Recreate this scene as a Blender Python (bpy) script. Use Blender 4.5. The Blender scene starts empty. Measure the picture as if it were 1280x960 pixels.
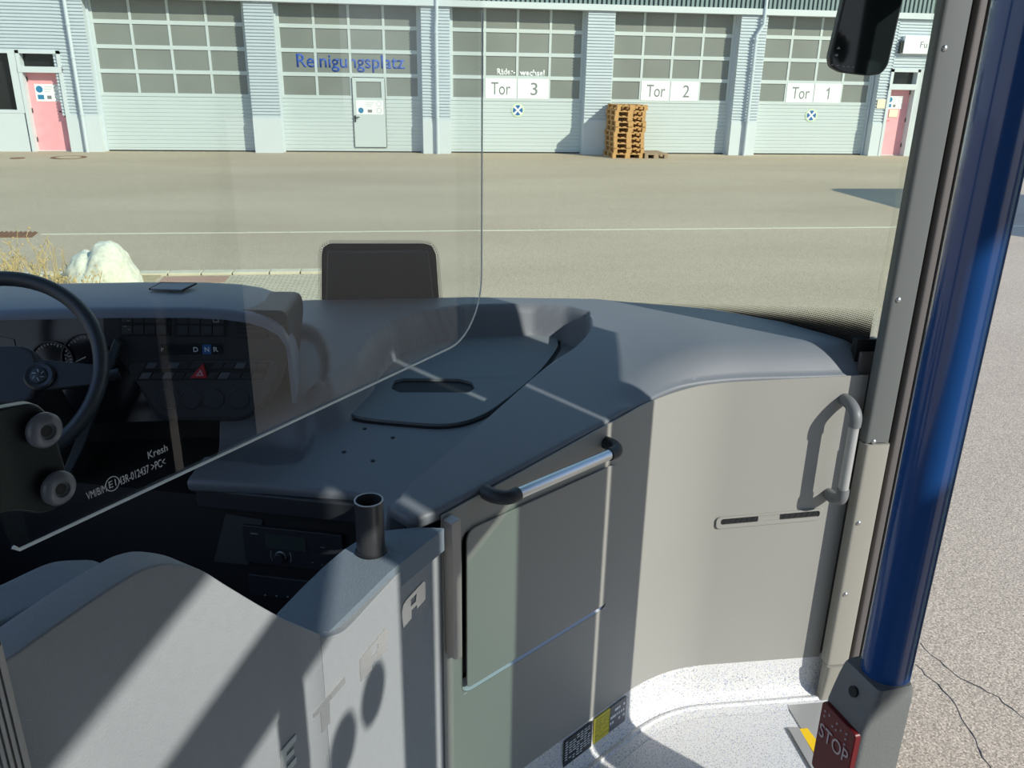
import bpy, bmesh, math, random
from mathutils import Vector, Matrix
from mathutils.geometry import tessellate_polygon, delaunay_2d_cdt
random.seed(7)
SC = bpy.context.scene
COL = SC.collection
V = Vector
# ------------------------------------------------------------------ camera
F = 1039.4
P_, R_, Y_ = math.radians(20.45), math.radians(.985), math.radians(7.63)
CAM = V((0, 0, 2.2))
fw = V((math.sin(Y_)*math.cos(P_), math.cos(Y_)*math.cos(P_), -math.sin(P_)))
rt0 = V((math.cos(Y_), -math.sin(Y_), 0)); up0 = rt0.cross(fw)
RT = rt0*math.cos(R_) + up0*math.sin(R_); UP = -rt0*math.sin(R_) + up0*math.cos(R_)
cd = bpy.data.cameras.new('camera'); cam = bpy.data.objects.new('camera', cd); COL.objects.link(cam)
cam.matrix_world = Matrix(((RT.x, UP.x, -fw.x, 0), (RT.y, UP.y, -fw.y, 0), (RT.z, UP.z, -fw.z, CAM.z), (0, 0, 0, 1)))
cd.sensor_width = 36; cd.lens = F*36/1280; cd.clip_start = .02; cd.clip_end = 300
SC.camera = cam

def ray(x, y): return fw + RT*((x-640)/F) - UP*((y-480)/F)

class Fr:
    """a measured plane: origin, two in-plane axes and its normal"""
    def __init__(s, o, u, v):
        s.o = V(o); s.u = V(u).normalized(); s.v = V(v); s.v = (s.v - s.u*s.v.dot(s.u)).normalized(); s.n = s.u.cross(s.v)
    def uv(s, x, y):
        d = ray(x, y); t = (s.o-CAM).dot(s.n)/d.dot(s.n); p = CAM + d*t - s.o
        return (p.dot(s.u), p.dot(s.v))
    def pts(s, l): return [s.uv(*a) for a in l]
    def w(s, a, b, c=0): return s.o + s.u*a + s.v*b + s.n*c
    def at(s, x, y, c=0): a = s.uv(x, y); return s.w(a[0], a[1], c)
def heading(P, deg):
    a = math.radians(deg)
    return Fr((P[0], P[1], 0), (math.sin(a), math.cos(a), 0), (0, 0, 1))   # u forward, v up, n to the right/back
def flat(z): return Fr((0, 0, z), (1, 0, 0), (0, 1, 0))
def facing(Y): return Fr((0, Y, 0), (1, 0, 0), (0, 0, 1))               # n = -Y (towards the camera)

# ------------------------------------------------------------------ materials
MATS = {}
def mat(name, col, rough=.5, metal=0, noise=0, nscale=40, bump=0, bscale=300, coat=0, spec=.5):
    if name in MATS: return MATS[name]
    m = bpy.data.materials.new(name); m.use_nodes = True; nt = m.node_tree; b = nt.nodes['Principled BSDF']
    b.inputs['Base Color'].default_value = (*col, 1); b.inputs['Roughness'].default_value = rough
    b.inputs['Metallic'].default_value = metal; b.inputs['Coat Weight'].default_value = coat
    b.inputs['Specular IOR Level'].default_value = spec
    tc = nt.nodes.new('ShaderNodeTexCoord')
    if noise:
        n = nt.nodes.new('ShaderNodeTexNoise'); n.inputs['Scale'].default_value = nscale; n.inputs['Detail'].default_value = 5
        nt.links.new(tc.outputs['Object'], n.inputs['Vector'])
        mx = nt.nodes.new('ShaderNodeMix'); mx.data_type = 'RGBA'
        mx.inputs[6].default_value = (*[c*(1-noise) for c in col], 1); mx.inputs[7].default_value = (*[min(1, c*(1+noise)) for c in col], 1)
        nt.links.new(n.outputs['Fac'], mx.inputs[0]); nt.links.new(mx.outputs[2], b.inputs['Base Color'])
    if bump:
        n = nt.nodes.new('ShaderNodeTexNoise'); n.inputs['Scale'].default_value = bscale; n.inputs['Detail'].default_value = 3
        nt.links.new(tc.outputs['Object'], n.inputs['Vector'])
        bp = nt.nodes.new('ShaderNodeBump'); bp.inputs['Strength'].default_value = bump; bp.inputs['Distance'].default_value = .002
        nt.links.new(n.outputs['Fac'], bp.inputs['Height']); nt.links.new(bp.outputs[0], b.inputs['Normal'])
    MATS[name] = m; return m
def glass(name, tint, refl=1.0, ior=1.5, rough=.0):
    m = bpy.data.materials.new(name); m.use_nodes = True; nt = m.node_tree; nt.nodes.clear()
    o = nt.nodes.new('ShaderNodeOutputMaterial'); t = nt.nodes.new('ShaderNodeBsdfTransparent'); g = nt.nodes.new('ShaderNodeBsdfGlossy')
    f = nt.nodes.new('ShaderNodeFresnel'); mu = nt.nodes.new('ShaderNodeMath'); mu.operation = 'MULTIPLY'; mu.inputs[1].default_value = refl
    mx = nt.nodes.new('ShaderNodeMixShader'); t.inputs[0].default_value = (*tint, 1); g.inputs['Roughness'].default_value = rough
    f.inputs[0].default_value = ior; nt.links.new(f.outputs[0], mu.inputs[0]); nt.links.new(mu.outputs[0], mx.inputs[0])
    nt.links.new(t.outputs[0], mx.inputs[1]); nt.links.new(g.outputs[0], mx.inputs[2]); nt.links.new(mx.outputs[0], o.inputs[0])
    MATS[name] = m; return m
def nodes(name):
    m = bpy.data.materials.new(name); m.use_nodes = True; MATS[name] = m
    return m, m.node_tree, m.node_tree.nodes['Principled BSDF']

def ramp(nt, stops):
    r = nt.nodes.new('ShaderNodeValToRGB'); e = r.color_ramp.elements
    while len(e) < len(stops): e.new(.5)
    for k, (p, c) in enumerate(stops): e[k].position = p; e[k].color = (*c, 1)
    return r
# asphalt
m, nt, b = nodes('asphalt')
tc = nt.nodes.new('ShaderNodeTexCoord')
n1 = nt.nodes.new('ShaderNodeTexNoise'); n1.inputs['Scale'].default_value = .45; n1.inputs['Detail'].default_value = 6
n2 = nt.nodes.new('ShaderNodeTexVoronoi'); n2.inputs['Scale'].default_value = 170
n3 = nt.nodes.new('ShaderNodeTexNoise'); n3.inputs['Scale'].default_value = 110; n3.inputs['Detail'].default_value = 4
mp = nt.nodes.new('ShaderNodeMapping'); mp.inputs['Scale'].default_value = (.35, 1, 1)
nt.links.new(tc.outputs['Object'], mp.inputs['Vector']); nt.links.new(mp.outputs[0], n1.inputs['Vector'])
for n in (n2, n3): nt.links.new(tc.outputs['Object'], n.inputs['Vector'])
ra = ramp(nt, [(.3, (.46, .385, .29)), (.7, (.55, .47, .36))])
nt.links.new(n1.outputs['Fac'], ra.inputs[0])
rb = ramp(nt, [(0, (.5, .47, .44)), (.45, (.85, .83, .8)), (.8, (1.25, 1.2, 1.15))])
nt.links.new(n2.outputs['Color'], rb.inputs[0])
rc = ramp(nt, [(.35, (.7, .68, .66)), (.62, (1.15, 1.15, 1.15))]); nt.links.new(n3.outputs['Fac'], rc.inputs[0])
m1 = nt.nodes.new('ShaderNodeMix'); m1.data_type = 'RGBA'; m1.blend_type = 'MULTIPLY'; m1.inputs[0].default_value = 1
m2 = nt.nodes.new('ShaderNodeMix'); m2.data_type = 'RGBA'; m2.blend_type = 'MULTIPLY'; m2.inputs[0].default_value = 1
nt.links.new(ra.outputs[0], m1.inputs[6]); nt.links.new(rb.outputs[0], m1.inputs[7])
nt.links.new(m1.outputs[2], m2.inputs[6]); nt.links.new(rc.outputs[0], m2.inputs[7]); nt.links.new(m2.outputs[2], b.inputs['Base Color'])
b.inputs['Roughness'].default_value = .9
bp = nt.nodes.new('ShaderNodeBump'); bp.inputs['Strength'].default_value = .5; bp.inputs['Distance'].default_value = .004
nt.links.new(n3.outputs['Fac'], bp.inputs['Height']); nt.links.new(bp.outputs[0], b.inputs['Normal'])
# speckled vinyl floor
m, nt, b = nodes('speckled_vinyl')
tc = nt.nodes.new('ShaderNodeTexCoord')
a1 = nt.nodes.new('ShaderNodeTexNoise'); a1.inputs['Scale'].default_value = 260; a1.inputs['Detail'].default_value = 2
a2 = nt.nodes.new('ShaderNodeTexNoise'); a2.inputs['Scale'].default_value = 200; a2.inputs['Detail'].default_value = 2
mp = nt.nodes.new('ShaderNodeMapping'); mp.inputs['Location'].default_value = (3, 5, 7)
nt.links.new(tc.outputs['Object'], a1.inputs['Vector']); nt.links.new(tc.outputs['Object'], mp.inputs['Vector']); nt.links.new(mp.outputs[0], a2.inputs['Vector'])
r1 = ramp(nt, [(0, (.25, .25, .27)), (.36, (.3, .3, .31)), (.42, (.66, .66, .64)), (1, (.72, .72, .70))]); nt.links.new(a1.outputs['Fac'], r1.inputs[0])
r2 = ramp(nt, [(0, (1, 1, 1)), (.58, (1, 1, 1)), (.66, (.62, .70, .95)), (1, (.5, .6, .9))]); nt.links.new(a2.outputs['Fac'], r2.inputs[0])
mx = nt.nodes.new('ShaderNodeMix'); mx.data_type = 'RGBA'; mx.blend_type = 'MULTIPLY'; mx.inputs[0].default_value = 1
nt.links.new(r1.outputs[0], mx.inputs[6]); nt.links.new(r2.outputs[0], mx.inputs[7]); nt.links.new(mx.outputs[2], b.inputs['Base Color'])
b.inputs['Roughness'].default_value = .45
# ceramic dots printed on the windscreen (uv: u along the glass, v 0 at the solid edge .. 1 at the clear edge)
m, nt, b = nodes('printed_dots'); nt.nodes.clear()
o = nt.nodes.new('ShaderNodeOutputMaterial'); uvn = nt.nodes.new('ShaderNodeUVMap'); sp = nt.nodes.new('ShaderNodeSeparateXYZ')
nt.links.new(uvn.outputs[0], sp.inputs[0])
def mth(op, a, b=None, c=None):
    n = nt.nodes.new('ShaderNodeMath'); n.operation = op
    for k, q in enumerate((a, b, c)):
        if q is None: continue
        if isinstance(q, (int, float)): n.inputs[k].default_value = q
        else: nt.links.new(q, n.inputs[k])
    return n.outputs[0]
# u in metres, v = metres across stored in z of a second map -> here y holds metres, dots of 3.6 mm pitch
pitch = .0056
un = mth('DIVIDE', sp.outputs[0], pitch); vn = mth('DIVIDE', sp.outputs[1], pitch)
row = mth('FLOOR', vn); off = mth('MULTIPLY', mth('MODULO', row, 2.0), .5)
fu = mth('SUBTRACT', mth('FRACT', mth('ADD', un, off)), .5); fv = mth('SUBTRACT', mth('FRACT', vn), .5)
dd = mth('SQRT', mth('ADD', mth('MULTIPLY', fu, fu), mth('MULTIPLY', fv, fv)))
attr = nt.nodes.new('ShaderNodeAttribute'); attr.attribute_name = 'fade'
rad = mth('SUBTRACT', .68, mth('MULTIPLY', attr.outputs['Fac'], .52))
ins = mth('LESS_THAN', dd, rad)
t = nt.nodes.new('ShaderNodeBsdfTransparent'); df = nt.nodes.new('ShaderNodeBsdfDiffuse'); df.inputs[0].default_value = (.02, .02, .022, 1)
mx = nt.nodes.new('ShaderNodeMixShader'); nt.links.new(ins, mx.inputs[0]); nt.links.new(t.outputs[0], mx.inputs[1]); nt.links.new(df.outputs[0], mx.inputs[2])
nt.links.new(mx.outputs[0], o.inputs[0])

BODY = mat('dash_plastic', (.145, .165, .185), .45, noise=.06, nscale=8, bump=.25, bscale=900)
BODYL = mat('dash_plastic_lid', (.17, .20, .215), .6, bump=.3, bscale=700)
DARK = mat('dark_plastic', (.022, .026, .03), .5, bump=.15, bscale=600)
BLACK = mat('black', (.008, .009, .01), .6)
SHINY = mat('gloss_black', (.01, .011, .013), .12)
PANEL = mat('silver_grey_paint', (.30, .30, .275), .42, noise=.03, nscale=3, bump=.08, bscale=200)
CABD = mat('cab_door_grey', (.27, .29, .305), .75, noise=.05, nscale=60, bump=.5, bscale=420)
PAD = mat('blue_grey_pad', (.15, .19, .225), .7, noise=.08, nscale=90, bump=.6, bscale=350)
ALU = mat('brushed_aluminium', (.62, .64, .64), .3, 1.0, noise=.05, nscale=20)
CHROME = mat('letter_metal', (.6, .6, .58), .35, .8)
TAUPE = mat('taupe_trim', (.42, .39, .36), .4, .3)
PILLAR = mat('pillar_grey', (.12, .13, .125), .38, noise=.03, nscale=5)
PILLARW = mat('pillar_beige', (.30, .29, .25), .38, noise=.03, nscale=5)
RUB = mat('rubber', (.018, .018, .018), .7)
RUBG = mat('rubber_brown', (.11, .10, .095), .55)
BLUE = mat('blue_pole_coat', (.012, .065, .23), .22, coat=.5, noise=.03, nscale=5)
STOPG = mat('stop_box_grey', (.16, .17, .17), .45, bump=.2, bscale=500)
RED = mat('stop_red', (.13, .006, .01), .4)
WHITE = mat('white_print', (.8, .8, .78), .5)
PALEG = mat('pale_print', (.5, .52, .52), .5)
YEL = mat('yellow_vinyl', (.85, .55, .01), .5)
WGLASS = glass('windscreen_glass', (.955, .985, .90), .2)
CGLASS = glass('partition_glass', (.965, .975, .98), .08)
GREENG = glass('green_door_glass', (.70, .82, .78), .4)
EDGE = mat('glass_edge_glint', (.72, .8, .8), .2)  # pale colour stands in for light caught in the pane edge
FAC = mat('facade_metal', (.56, .62, .68), .45, .1, noise=.04, nscale=3)
FACW = mat('facade_white', (.6, .65, .69), .5, noise=.03, nscale=3)
GATE = mat('gate_panel', (.54, .60, .62), .5, noise=.03, nscale=2)
GWIN = mat('gate_window', (.22, .235, .225), .3, noise=.25, nscale=.7)
UPC = mat('upper_cladding', (.20, .27, .28), .5, noise=.05, nscale=4)
GAP = mat('dark_gap', (.03, .03, .03), .8)
WPLATE = mat('white_plate', (.86, .88, .90), .5)
GTXT = mat('grey_text', (.2, .22, .23), .6)
BTXT = mat('blue_text', (.03, .09, .42), .5)
PINK = mat('pink_door', (.84, .38, .43), .6, noise=.15, nscale=4)
DWIN = mat('dark_window', (.012, .014, .016), .1)
WOOD = mat('pallet_wood', (.52, .30, .12), .8, noise=.35, nscale=9)
WOODG = mat('pallet_wood_old', (.34, .25, .17), .85, noise=.35, nscale=9)
IRON = mat('rusty_iron', (.19, .10, .06), .8, noise=.3, nscale=10)
STONE = mat('pale_rock', (.62, .62, .52), .9, noise=.35, nscale=28, bump=1, bscale=25)
KERB = mat('kerb_concrete', (.6, .55, .42), .9, noise=.2, nscale=12)
GRASS = mat('dry_stems', (.5, .38, .18), .9, noise=.3, nscale=8)
SOIL = mat('planting_soil', (.42, .34, .2), .95, noise=.35, nscale=14)
LINE = mat('worn_white_line', (.62, .60, .48), .8, noise=.2, nscale=25)
RED2 = mat('hazard_red', (.45, .02, .03), .4)
CEIL = mat('ceiling_grey', (.25, .255, .26), .7)
LCD = mat('lcd_grey', (.045, .06, .055), .3)
BBLUE = mat('selected_blue', (.02, .12, .35), .4)
# block paving
m, nt, b = nodes('block_paving')
tc = nt.nodes.new('ShaderNodeTexCoord'); bk = nt.nodes.new('ShaderNodeTexBrick'); bk.inputs['Scale'].default_value = 5
bk.inputs['Color1'].default_value = (.52, .47, .34, 1); bk.inputs['Color2'].default_value = (.6, .52, .38, 1); bk.inputs['Mortar'].default_value = (.25, .21, .14, 1)
bk.inputs['Mortar Size'].default_value = .025; nt.links.new(tc.outputs['Object'], bk.inputs['Vector']); nt.links.new(bk.outputs[0], b.inputs['Base Color']); b.inputs['Roughness'].default_value = .9

# ------------------------------------------------------------------ object helpers
def obj(name, bm, m=None, parent=None, smooth=None, bevel=0, segs=2):
    me = bpy.data.meshes.new(name)
    if hasattr(bm, 'to_mesh'):
        bmesh.ops.recalc_face_normals(bm, faces=bm.faces[:])
        if smooth is not None:
            for f in bm.faces: f.smooth = True
            for e in bm.edges:
                if len(e.link_faces) == 2 and e.calc_face_angle(0) > smooth: e.smooth = False
        bm.to_mesh(me); bm.free()
    o = bpy.data.objects.new(name, me); COL.objects.link(o)
    for q in (m if isinstance(m, (list, tuple)) else [m]):
        if q: me.materials.append(q)
    if parent: o.parent = parent
    if bevel:
        md = o.modifiers.new('bevel', 'BEVEL'); md.width = bevel; md.segments = segs; md.limit_method = 'ANGLE'; md.angle_limit = .7
        for f in me.polygons: f.use_smooth = True
        for e in me.edges: e.use_edge_sharp = False
        md.harden_normals = True
    return o
def thing(name, label, cat, loc=(0, 0, 0), group=None):
    o = bpy.data.objects.new(name, None); COL.objects.link(o); o.empty_display_size = .05
    o['label'] = label; o['category'] = cat; o['origin_hint'] = 0
    del o['origin_hint']
    if group: o['group'] = group
    return o
def tag(o, label, cat, group=None):
    o['label'] = label; o['category'] = cat
    if group: o['group'] = group
    return o
def struct(o): o['kind'] = 'structure'; return o

def add_box(bm, c, s, fr=None):
    """box centred c with size s, in world axes or in the axes of a frame"""
    vs = []
    for i in (-.5, .5):
        for j in (-.5, .5):
            for k in (-.5, .5):
                a = (c[0]+i*s[0], c[1]+j*s[1], c[2]+k*s[2])
                vs.append(bm.verts.new(fr.w(*a) if fr else a))
    for q in ((0, 1, 3, 2), (4, 6, 7, 5), (0, 4, 5, 1), (2, 3, 7, 6), (0, 2, 6, 4), (1, 5, 7, 3)):
        bm.faces.new([vs[x] for x in q])
def box(c, s, fr=None):
    bm = bmesh.new(); add_box(bm, c, s, fr); return bm
def bb(x0, x1, y0, y1, z0, z1, bm=None):
    new = bm is None
    if new: bm = bmesh.new()
    add_box(bm, ((x0+x1)/2, (y0+y1)/2, (z0+z1)/2), (x1-x0, y1-y0, z1-z0)); return bm
def plate(fr, loops, c0, c1, bm=None):
    """solid slab from polygon loops (first outer, others holes) in frame fr between offsets c0 and c1"""
    if bm is None: bm = bmesh.new()
    flatl = [p for l in loops for p in l]
    tris = tessellate_polygon([[V((p[0], p[1], 0)) for p in l] for l in loops])
    A = [bm.verts.new(fr.w(p[0], p[1], c0)) for p in flatl]; B = [bm.verts.new(fr.w(p[0], p[1], c1)) for p in flatl]
    if len(loops) == 1:
        bm.faces.new(A); bm.faces.new(B[::-1])
    else:
        for t in tris:
            try: bm.faces.new([A[i] for i in t]); bm.faces.new([B[i] for i in t][::-1])
            except ValueError: pass
    k = 0
    for l in loops:
        n = len(l)
        for i in range(n):
            j = (i+1) % n
            bm.faces.new([A[k+i], A[k+j], B[k+j], B[k+i]])
        k += n
    return bm
def rnd(poly, r, seg=5):
    """round the corners of a 2d polygon; r number or list"""
    out = []; n = len(poly)
    for i in range(n):
        rr = r[i] if isinstance(r, (list, tuple)) else r
        p, a, b = V(poly[i]), V(poly[i-1]), V(poly[(i+1) % n])
        if rr <= 0: out.append(tuple(p)); continue
        da, db = (a-p), (b-p); ra = min(rr, da.length*.48); rb = min(rr, db.length*.48)
        s, e = p+da.normalized()*ra, p+db.normalized()*rb
        for k in range(seg+1):
            t = k/seg; out.append(tuple(s*(1-t)**2 + p*2*t*(1-t) + e*t*t))
    return out
def rect(u0, u1, v0, v1, r=0, seg=5):
    l = [(u0, v0), (u1, v0), (u1, v1), (u0, v1)]
    return rnd(l, r, seg) if r else l
def circle(cx, cy, r, n=32, ry=None): return [(cx+r*math.cos(2*math.pi*k/n), cy+(ry or r)*math.sin(2*math.pi*k/n)) for k in range(n)]
def smooth_line(pts, sub=6, closed=False):
    P = [V(p) for p in pts]; out = []; n = len(P)
    rng = range(n) if closed else range(n-1)
    for i in rng:
        p0 = P[(i-1) % n] if closed or i > 0 else P[0]; p1 = P[i]; p2 = P[(i+1) % n]; p3 = P[(i+2) % n] if closed or i+2 < n else P[-1]
        for k in range(sub):
            t = k/sub
            out.append(.5*((2*p1)+(-p0+p2)*t+(2*p0-5*p1+4*p2-p3)*t*t+(-p0+3*p1-3*p2+p3)*t**3))
    if not closed: out.append(P[-1])
    return out
def tube(bm, pts, r, n=16, caps=True, ry=None, upv=None):
    P = [V(p) for p in pts]; rings = []; ref = None
    for i, p in enumerate(P):
        d = (P[min(i+1, len(P)-1)] - P[max(i-1, 0)]).normalized()
        if ref is None:
            ref = V(upv) if upv else (V((0, 0, 1)) if abs(d.z) < .9 else V((1, 0, 0)))
        a = (ref - d*ref.dot(d)).normalized(); ref = a; b2 = d.cross(a)
        rr = r[i] if isinstance(r, (list, tuple)) else r
        rings.append([bm.verts.new(p + a*rr*math.cos(2*math.pi*k/n) + b2*(ry or 1)*rr*math.sin(2*math.pi*k/n)) for k in range(n)])
    for A, B in zip(rings, rings[1:]):
        for k in range(n): bm.faces.new([A[k], A[(k+1) % n], B[(k+1) % n], B[k]])
    if caps: bm.faces.new(rings[0][::-1]); bm.faces.new(rings[-1])
    return bm
def lathe(bm, o, axis, prof, n=32, caps=True):
    """prof: (radius, height along axis)"""
    ax = V(axis).normalized(); a = ax.orthogonal().normalized(); b2 = ax.cross(a); rings = []
    for r, h in prof:
        rings.append([bm.verts.new(V(o)+ax*h+(a*math.cos(2*math.pi*k/n)+b2*math.sin(2*math.pi*k/n))*r) for k in range(n)])
    for A, B in zip(rings, rings[1:]):
        for k in range(n): bm.faces.new([A[k], A[(k+1) % n], B[(k+1) % n], B[k]])
    if caps: bm.faces.new(rings[0][::-1]); bm.faces.new(rings[-1])
    return bm
def text(name, s, fr, u, v, w, h, m, parent, c=.001, depth=.0005, bold=0, slant=0, thin=0):
    """flat lettering filling the box (u, v, w, h) of a frame"""
    cu = bpy.data.curves.new(name, 'FONT'); cu.body = s; cu.size = 1; cu.offset = bold; cu.resolution_u = 4
    t = bpy.data.objects.new('tmp', cu); COL.objects.link(t)
    dg = bpy.context.evaluated_depsgraph_get(); me = bpy.data.meshes.new_from_object(t.evaluated_get(dg))
    bpy.data.objects.remove(t); bpy.data.curves.remove(cu)
    xs = [q.co.x for q in me.vertices]; ys = [q.co.y for q in me.vertices]
    x0, x1, y0, y1 = min(xs), max(xs), min(ys), max(ys)
    bm = bmesh.new(); bm.from_mesh(me); bpy.data.meshes.remove(me)
    r = bmesh.ops.extrude_face_region(bm, geom=bm.faces[:])
    top = [g for g in r['geom'] if isinstance(g, bmesh.types.BMVert)]; ts = set(top)
    for q in bm.verts:
        a = u+(q.co.x-x0)/(x1-x0)*w; b2 = v+(q.co.y-y0)/(y1-y0)*h
        q.co = fr.w(a+slant*(b2-v), b2, c+(depth if q in ts else 0))
    return obj(name, bm, m, parent)
def copy_tree(o, off, parent=None):
    c = o.copy(); COL.objects.link(c)
    if parent: c.parent = parent
    else: c.location = o.location + V(off)
    for ch in [x for x in CH.get(o.name, [])]: pass
    return c

# ================================================================== OUTSIDE
bm = bb(-60, 60, -30, 70, -.3, 0); struct(obj('floor_yard', bm, MATS['asphalt']))
bm = bmesh.new()
fl = flat(.004)
# worn white line across the yard
x = -5.0
while x < 40:
    w = random.uniform(.5, 1.6); y = 12.32+.011*(x+5)
    bb(x, x+w, y-.03, y+.03, 0, .004, bm); x += w+.01
tag(obj('painted_line', bm, LINE), 'worn thin white line painted across the asphalt yard', 'road marking')
# manholes, drain
def disc(name, x, y, r, m, h=.012, ring=False):
    bm = bmesh.new(); lathe(bm, (x, y, 0), (0, 0, 1), [(r, 0), (r, h), (r*.86, h), (r*.84, h*.4), (r*.5, h*.4)], 40); return obj(name, bm, m)
c = flat(0).at(86, 197); o = thing('manhole_cover', 'large round rusty manhole cover on the asphalt before the left pink door', 'manhole cover')
o.location = (c.x, c.y, 0)
q = disc('frame_ring', 0, 0, .42, IRON); q.parent = o
bm = bmesh.new(); lathe(bm, (0, 0, 0), (0, 0, 1), [(.3, 0), (.3, .014), (.01, .014)], 32); obj('lid', bm, MATS['asphalt'], o)
c = flat(0).at(22, 198); q = disc('drain_cover', c.x, c.y, .17, IRON); tag(q, 'small round drain cover at far left before the grey office wall', 'drain cover')
fl0 = flat(0); pts = [fl0.uv(*p) for p in ((0, 291), (47, 291), (40, 297), (-12, 297))]
bm = plate(fl0, [pts], 0, .012)
for k in range(8):
    t = (k+.5)/8; a = V(pts[0]).lerp(V(pts[1]), t); b_ = V(pts[3]).lerp(V(pts[2]), t)
    tube(bm, [(a.x, a.y, .014), (b_.x, b_.y, .014)], .012, 6)
tag(obj('gully_grate', bm, IRON), 'rectangular brown iron gully grate at the left end of the white line', 'drain grate')
# crack lines in the near asphalt on the right and in the yard
def crack(px, name, label, r=.004):
    P = [fl0.at(*p) for p in px]; Q = []
    for a, b_ in zip(P, P[1:]):
        for k in range(6):
            p = a.lerp(b_, k/6); Q.append(V((p.x+random.uniform(-.008, .008), p.y+random.uniform(-.008, .008), .0005)))
    Q.append(P[-1]); bm = bmesh.new(); tube(bm, Q, [random.uniform(.4, 1)*r for _ in Q], 5)
    for v in bm.verts: v.co.z = max(0, v.co.z*.3)
    return tag(obj(name, bm, GAP), label, 'crack', 'cracks in the near asphalt')
crack([(1150, 805), (1195, 845), (1240, 868), (1285, 900)], 'asphalt_crack', 'upper one of the cracks in the asphalt right of the blue pole')
crack([(1145, 830), (1185, 870), (1215, 915), (1240, 965)], 'asphalt_crack', 'lower one of the cracks in the asphalt beside the grey stop button box')

# ---- garage building
YG = 25.3; G = facing(YG)
def corr_h(x0, x1, z0, z1, yf, bm, per=.084, d=.03, back=None):
    """horizontally ribbed metal cladding as a closed profile swept along x"""
    prof = []; z = z0
    while z < z1-.001:
        p = min(per, z1-z)
        prof += [(yf, z), (yf, z+p*.42), (yf+d, z+p*.55), (yf+d, z+p*.92)]; z += p
    prof += [(yf, z1)]; yb = back if back else yf+.2
    prof = [(yb, z0)]+prof+[(yb, z1)]
    A = [bm.verts.new((x0, y, z)) for y, z in prof]; B = [bm.verts.new((x1, y, z)) for y, z in prof]
    n = len(prof); bm.faces.new(A); bm.faces.new(B[::-1])
    for i in range(n): bm.faces.new([A[i], A[(i+1) % n], B[(i+1) % n], B[i]])
YF = 24.97
bm = bmesh.new()
bb(-20, 30, 25.55, 32, 0, 6.3, bm)                       # building body behind the gates
struct(obj('wall_garage', bm, GAP))
cols = [(-8.86, -8.13), (-4.06, -3.30), (.65, 1.44), (5.33, 6.11), (9.82, 10.62), (14.32, 14.68)]
bm = bmesh.new()
for a, b_ in cols: corr_h(a, b_, .95, 3.9, YF, bm, back=25.56)
corr_h(-9.05, -8.86, .95, 2.55, YF, bm, back=25.56)
corr_h(-20, -8.86, 2.55, 6, YF, bm, back=25.56)
corr_h(14.68, 22, 2.5, 3.9, YF, bm, back=25.56)
corr_h(15.75, 22, .95, 2.5, YF, bm, back=25.56)
struct(obj('wall_cladding', bm, FAC))
bm = bmesh.new()
for a, b_ in cols: bb(a, b_, YF-.015, 25.56, 0, .95, bm)
bb(-8.93, -8.8, YF-.01, 25.56, 0, .95, bm)
bb(-20, -10.02, YF, 25.56, 0, 1.0, bm)                     # pale panel under the office window
bb(15.6, 22, YF, 25.56, 0, .95, bm); bb(15.52, 15.76, YF-.005, 25.56, 0, 2.5, bm)
struct(obj('baseboard_plinth', bm, FACW))
bm = bmesh.new()
bb(-8.86, 22, YF-.08, 25.56, 3.9, 4.06, bm); struct(obj('trim_1', bm, FACW))
bm = bmesh.new(); x = -8.86
while x < 22:
    bb(x, x+.075, YF-.03, YF+.05, 4.06, 6.3, bm); x += .135
struct(obj('wall_upper', bm, UPC)); bm = bb(-8.86, 22, YF+.02, 25.56, 4.06, 6.3); struct(obj('wall_upper_back', bm, mat('upper_dark', (.07, .10, .105), .6)))
# office window, left
bm = bb(-20, -10.15, 25.22, 25.26, 1.08, 2.5); w1 = struct(obj('window_1', bm, DWIN))
bm = bmesh.new()
bb(-20, -9.95, YF-.01, 25.3, 1.0, 1.08, bm); bb(-20, -9.95, YF-.01, 25.3, 2.5, 2.57, bm); bb(-10.17, -9.95, YF-.01, 25.3, 1.08, 2.5, bm)
obj('window_frame', bm, FACW, w1)

def small_sign(parent, x0, x1, z0, z1, y, kind=0):
    f = facing(y); bm = plate(f, [rect(x0, x1, z0, z1)], -.01, .004); s = obj('safety_sign', bm, WPLATE, parent)
    w, h = x1-x0, z1-z0
    bm = bmesh.new(); plate(f, [circle(x0+w*.17, z0+h*.7 if kind == 0 else z0+h*.28, h*.2, 20)], .004, .007, bm)
    if kind == 0: plate(f, [rect(x0+w*.07, x0+w*.3, z0+h*.12, z0+h*.38)], .004, .007, bm)
    obj('blue_pictogram', bm, mat('sign_blue', (.03, .2, .38), .5), s)
    for (cx, cy) in ((.84, .75), (.84, .28)): obj('round_pictogram', plate(f, [circle(x0+w*cx, z0+h*cy, h*.2, 18), circle(x0+w*cx, z0+h*cy, h*.15, 18)[::-1]], .004, .007), mat('sign_grey', (.55, .55, .57), .6), s)
    bm = bmesh.new()
    for k in range(3): bb(x0+w*.36, x0+w*(.66-.05*k), y-.008, y-.004, z0+h*(.82-.13*k), z0+h*(.86-.13*k), bm)
    obj('square_pictogram', bb(x0+w*.42, x0+w*.58, y-.008, y-.004, z0+h*.14, z0+h*.34), mat('sign_dark', (.2, .2, .21), .6), s)
    obj('print_lines', bm, mat('sign_grey', (.55, .55, .57), .6), s)
    return s
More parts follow.
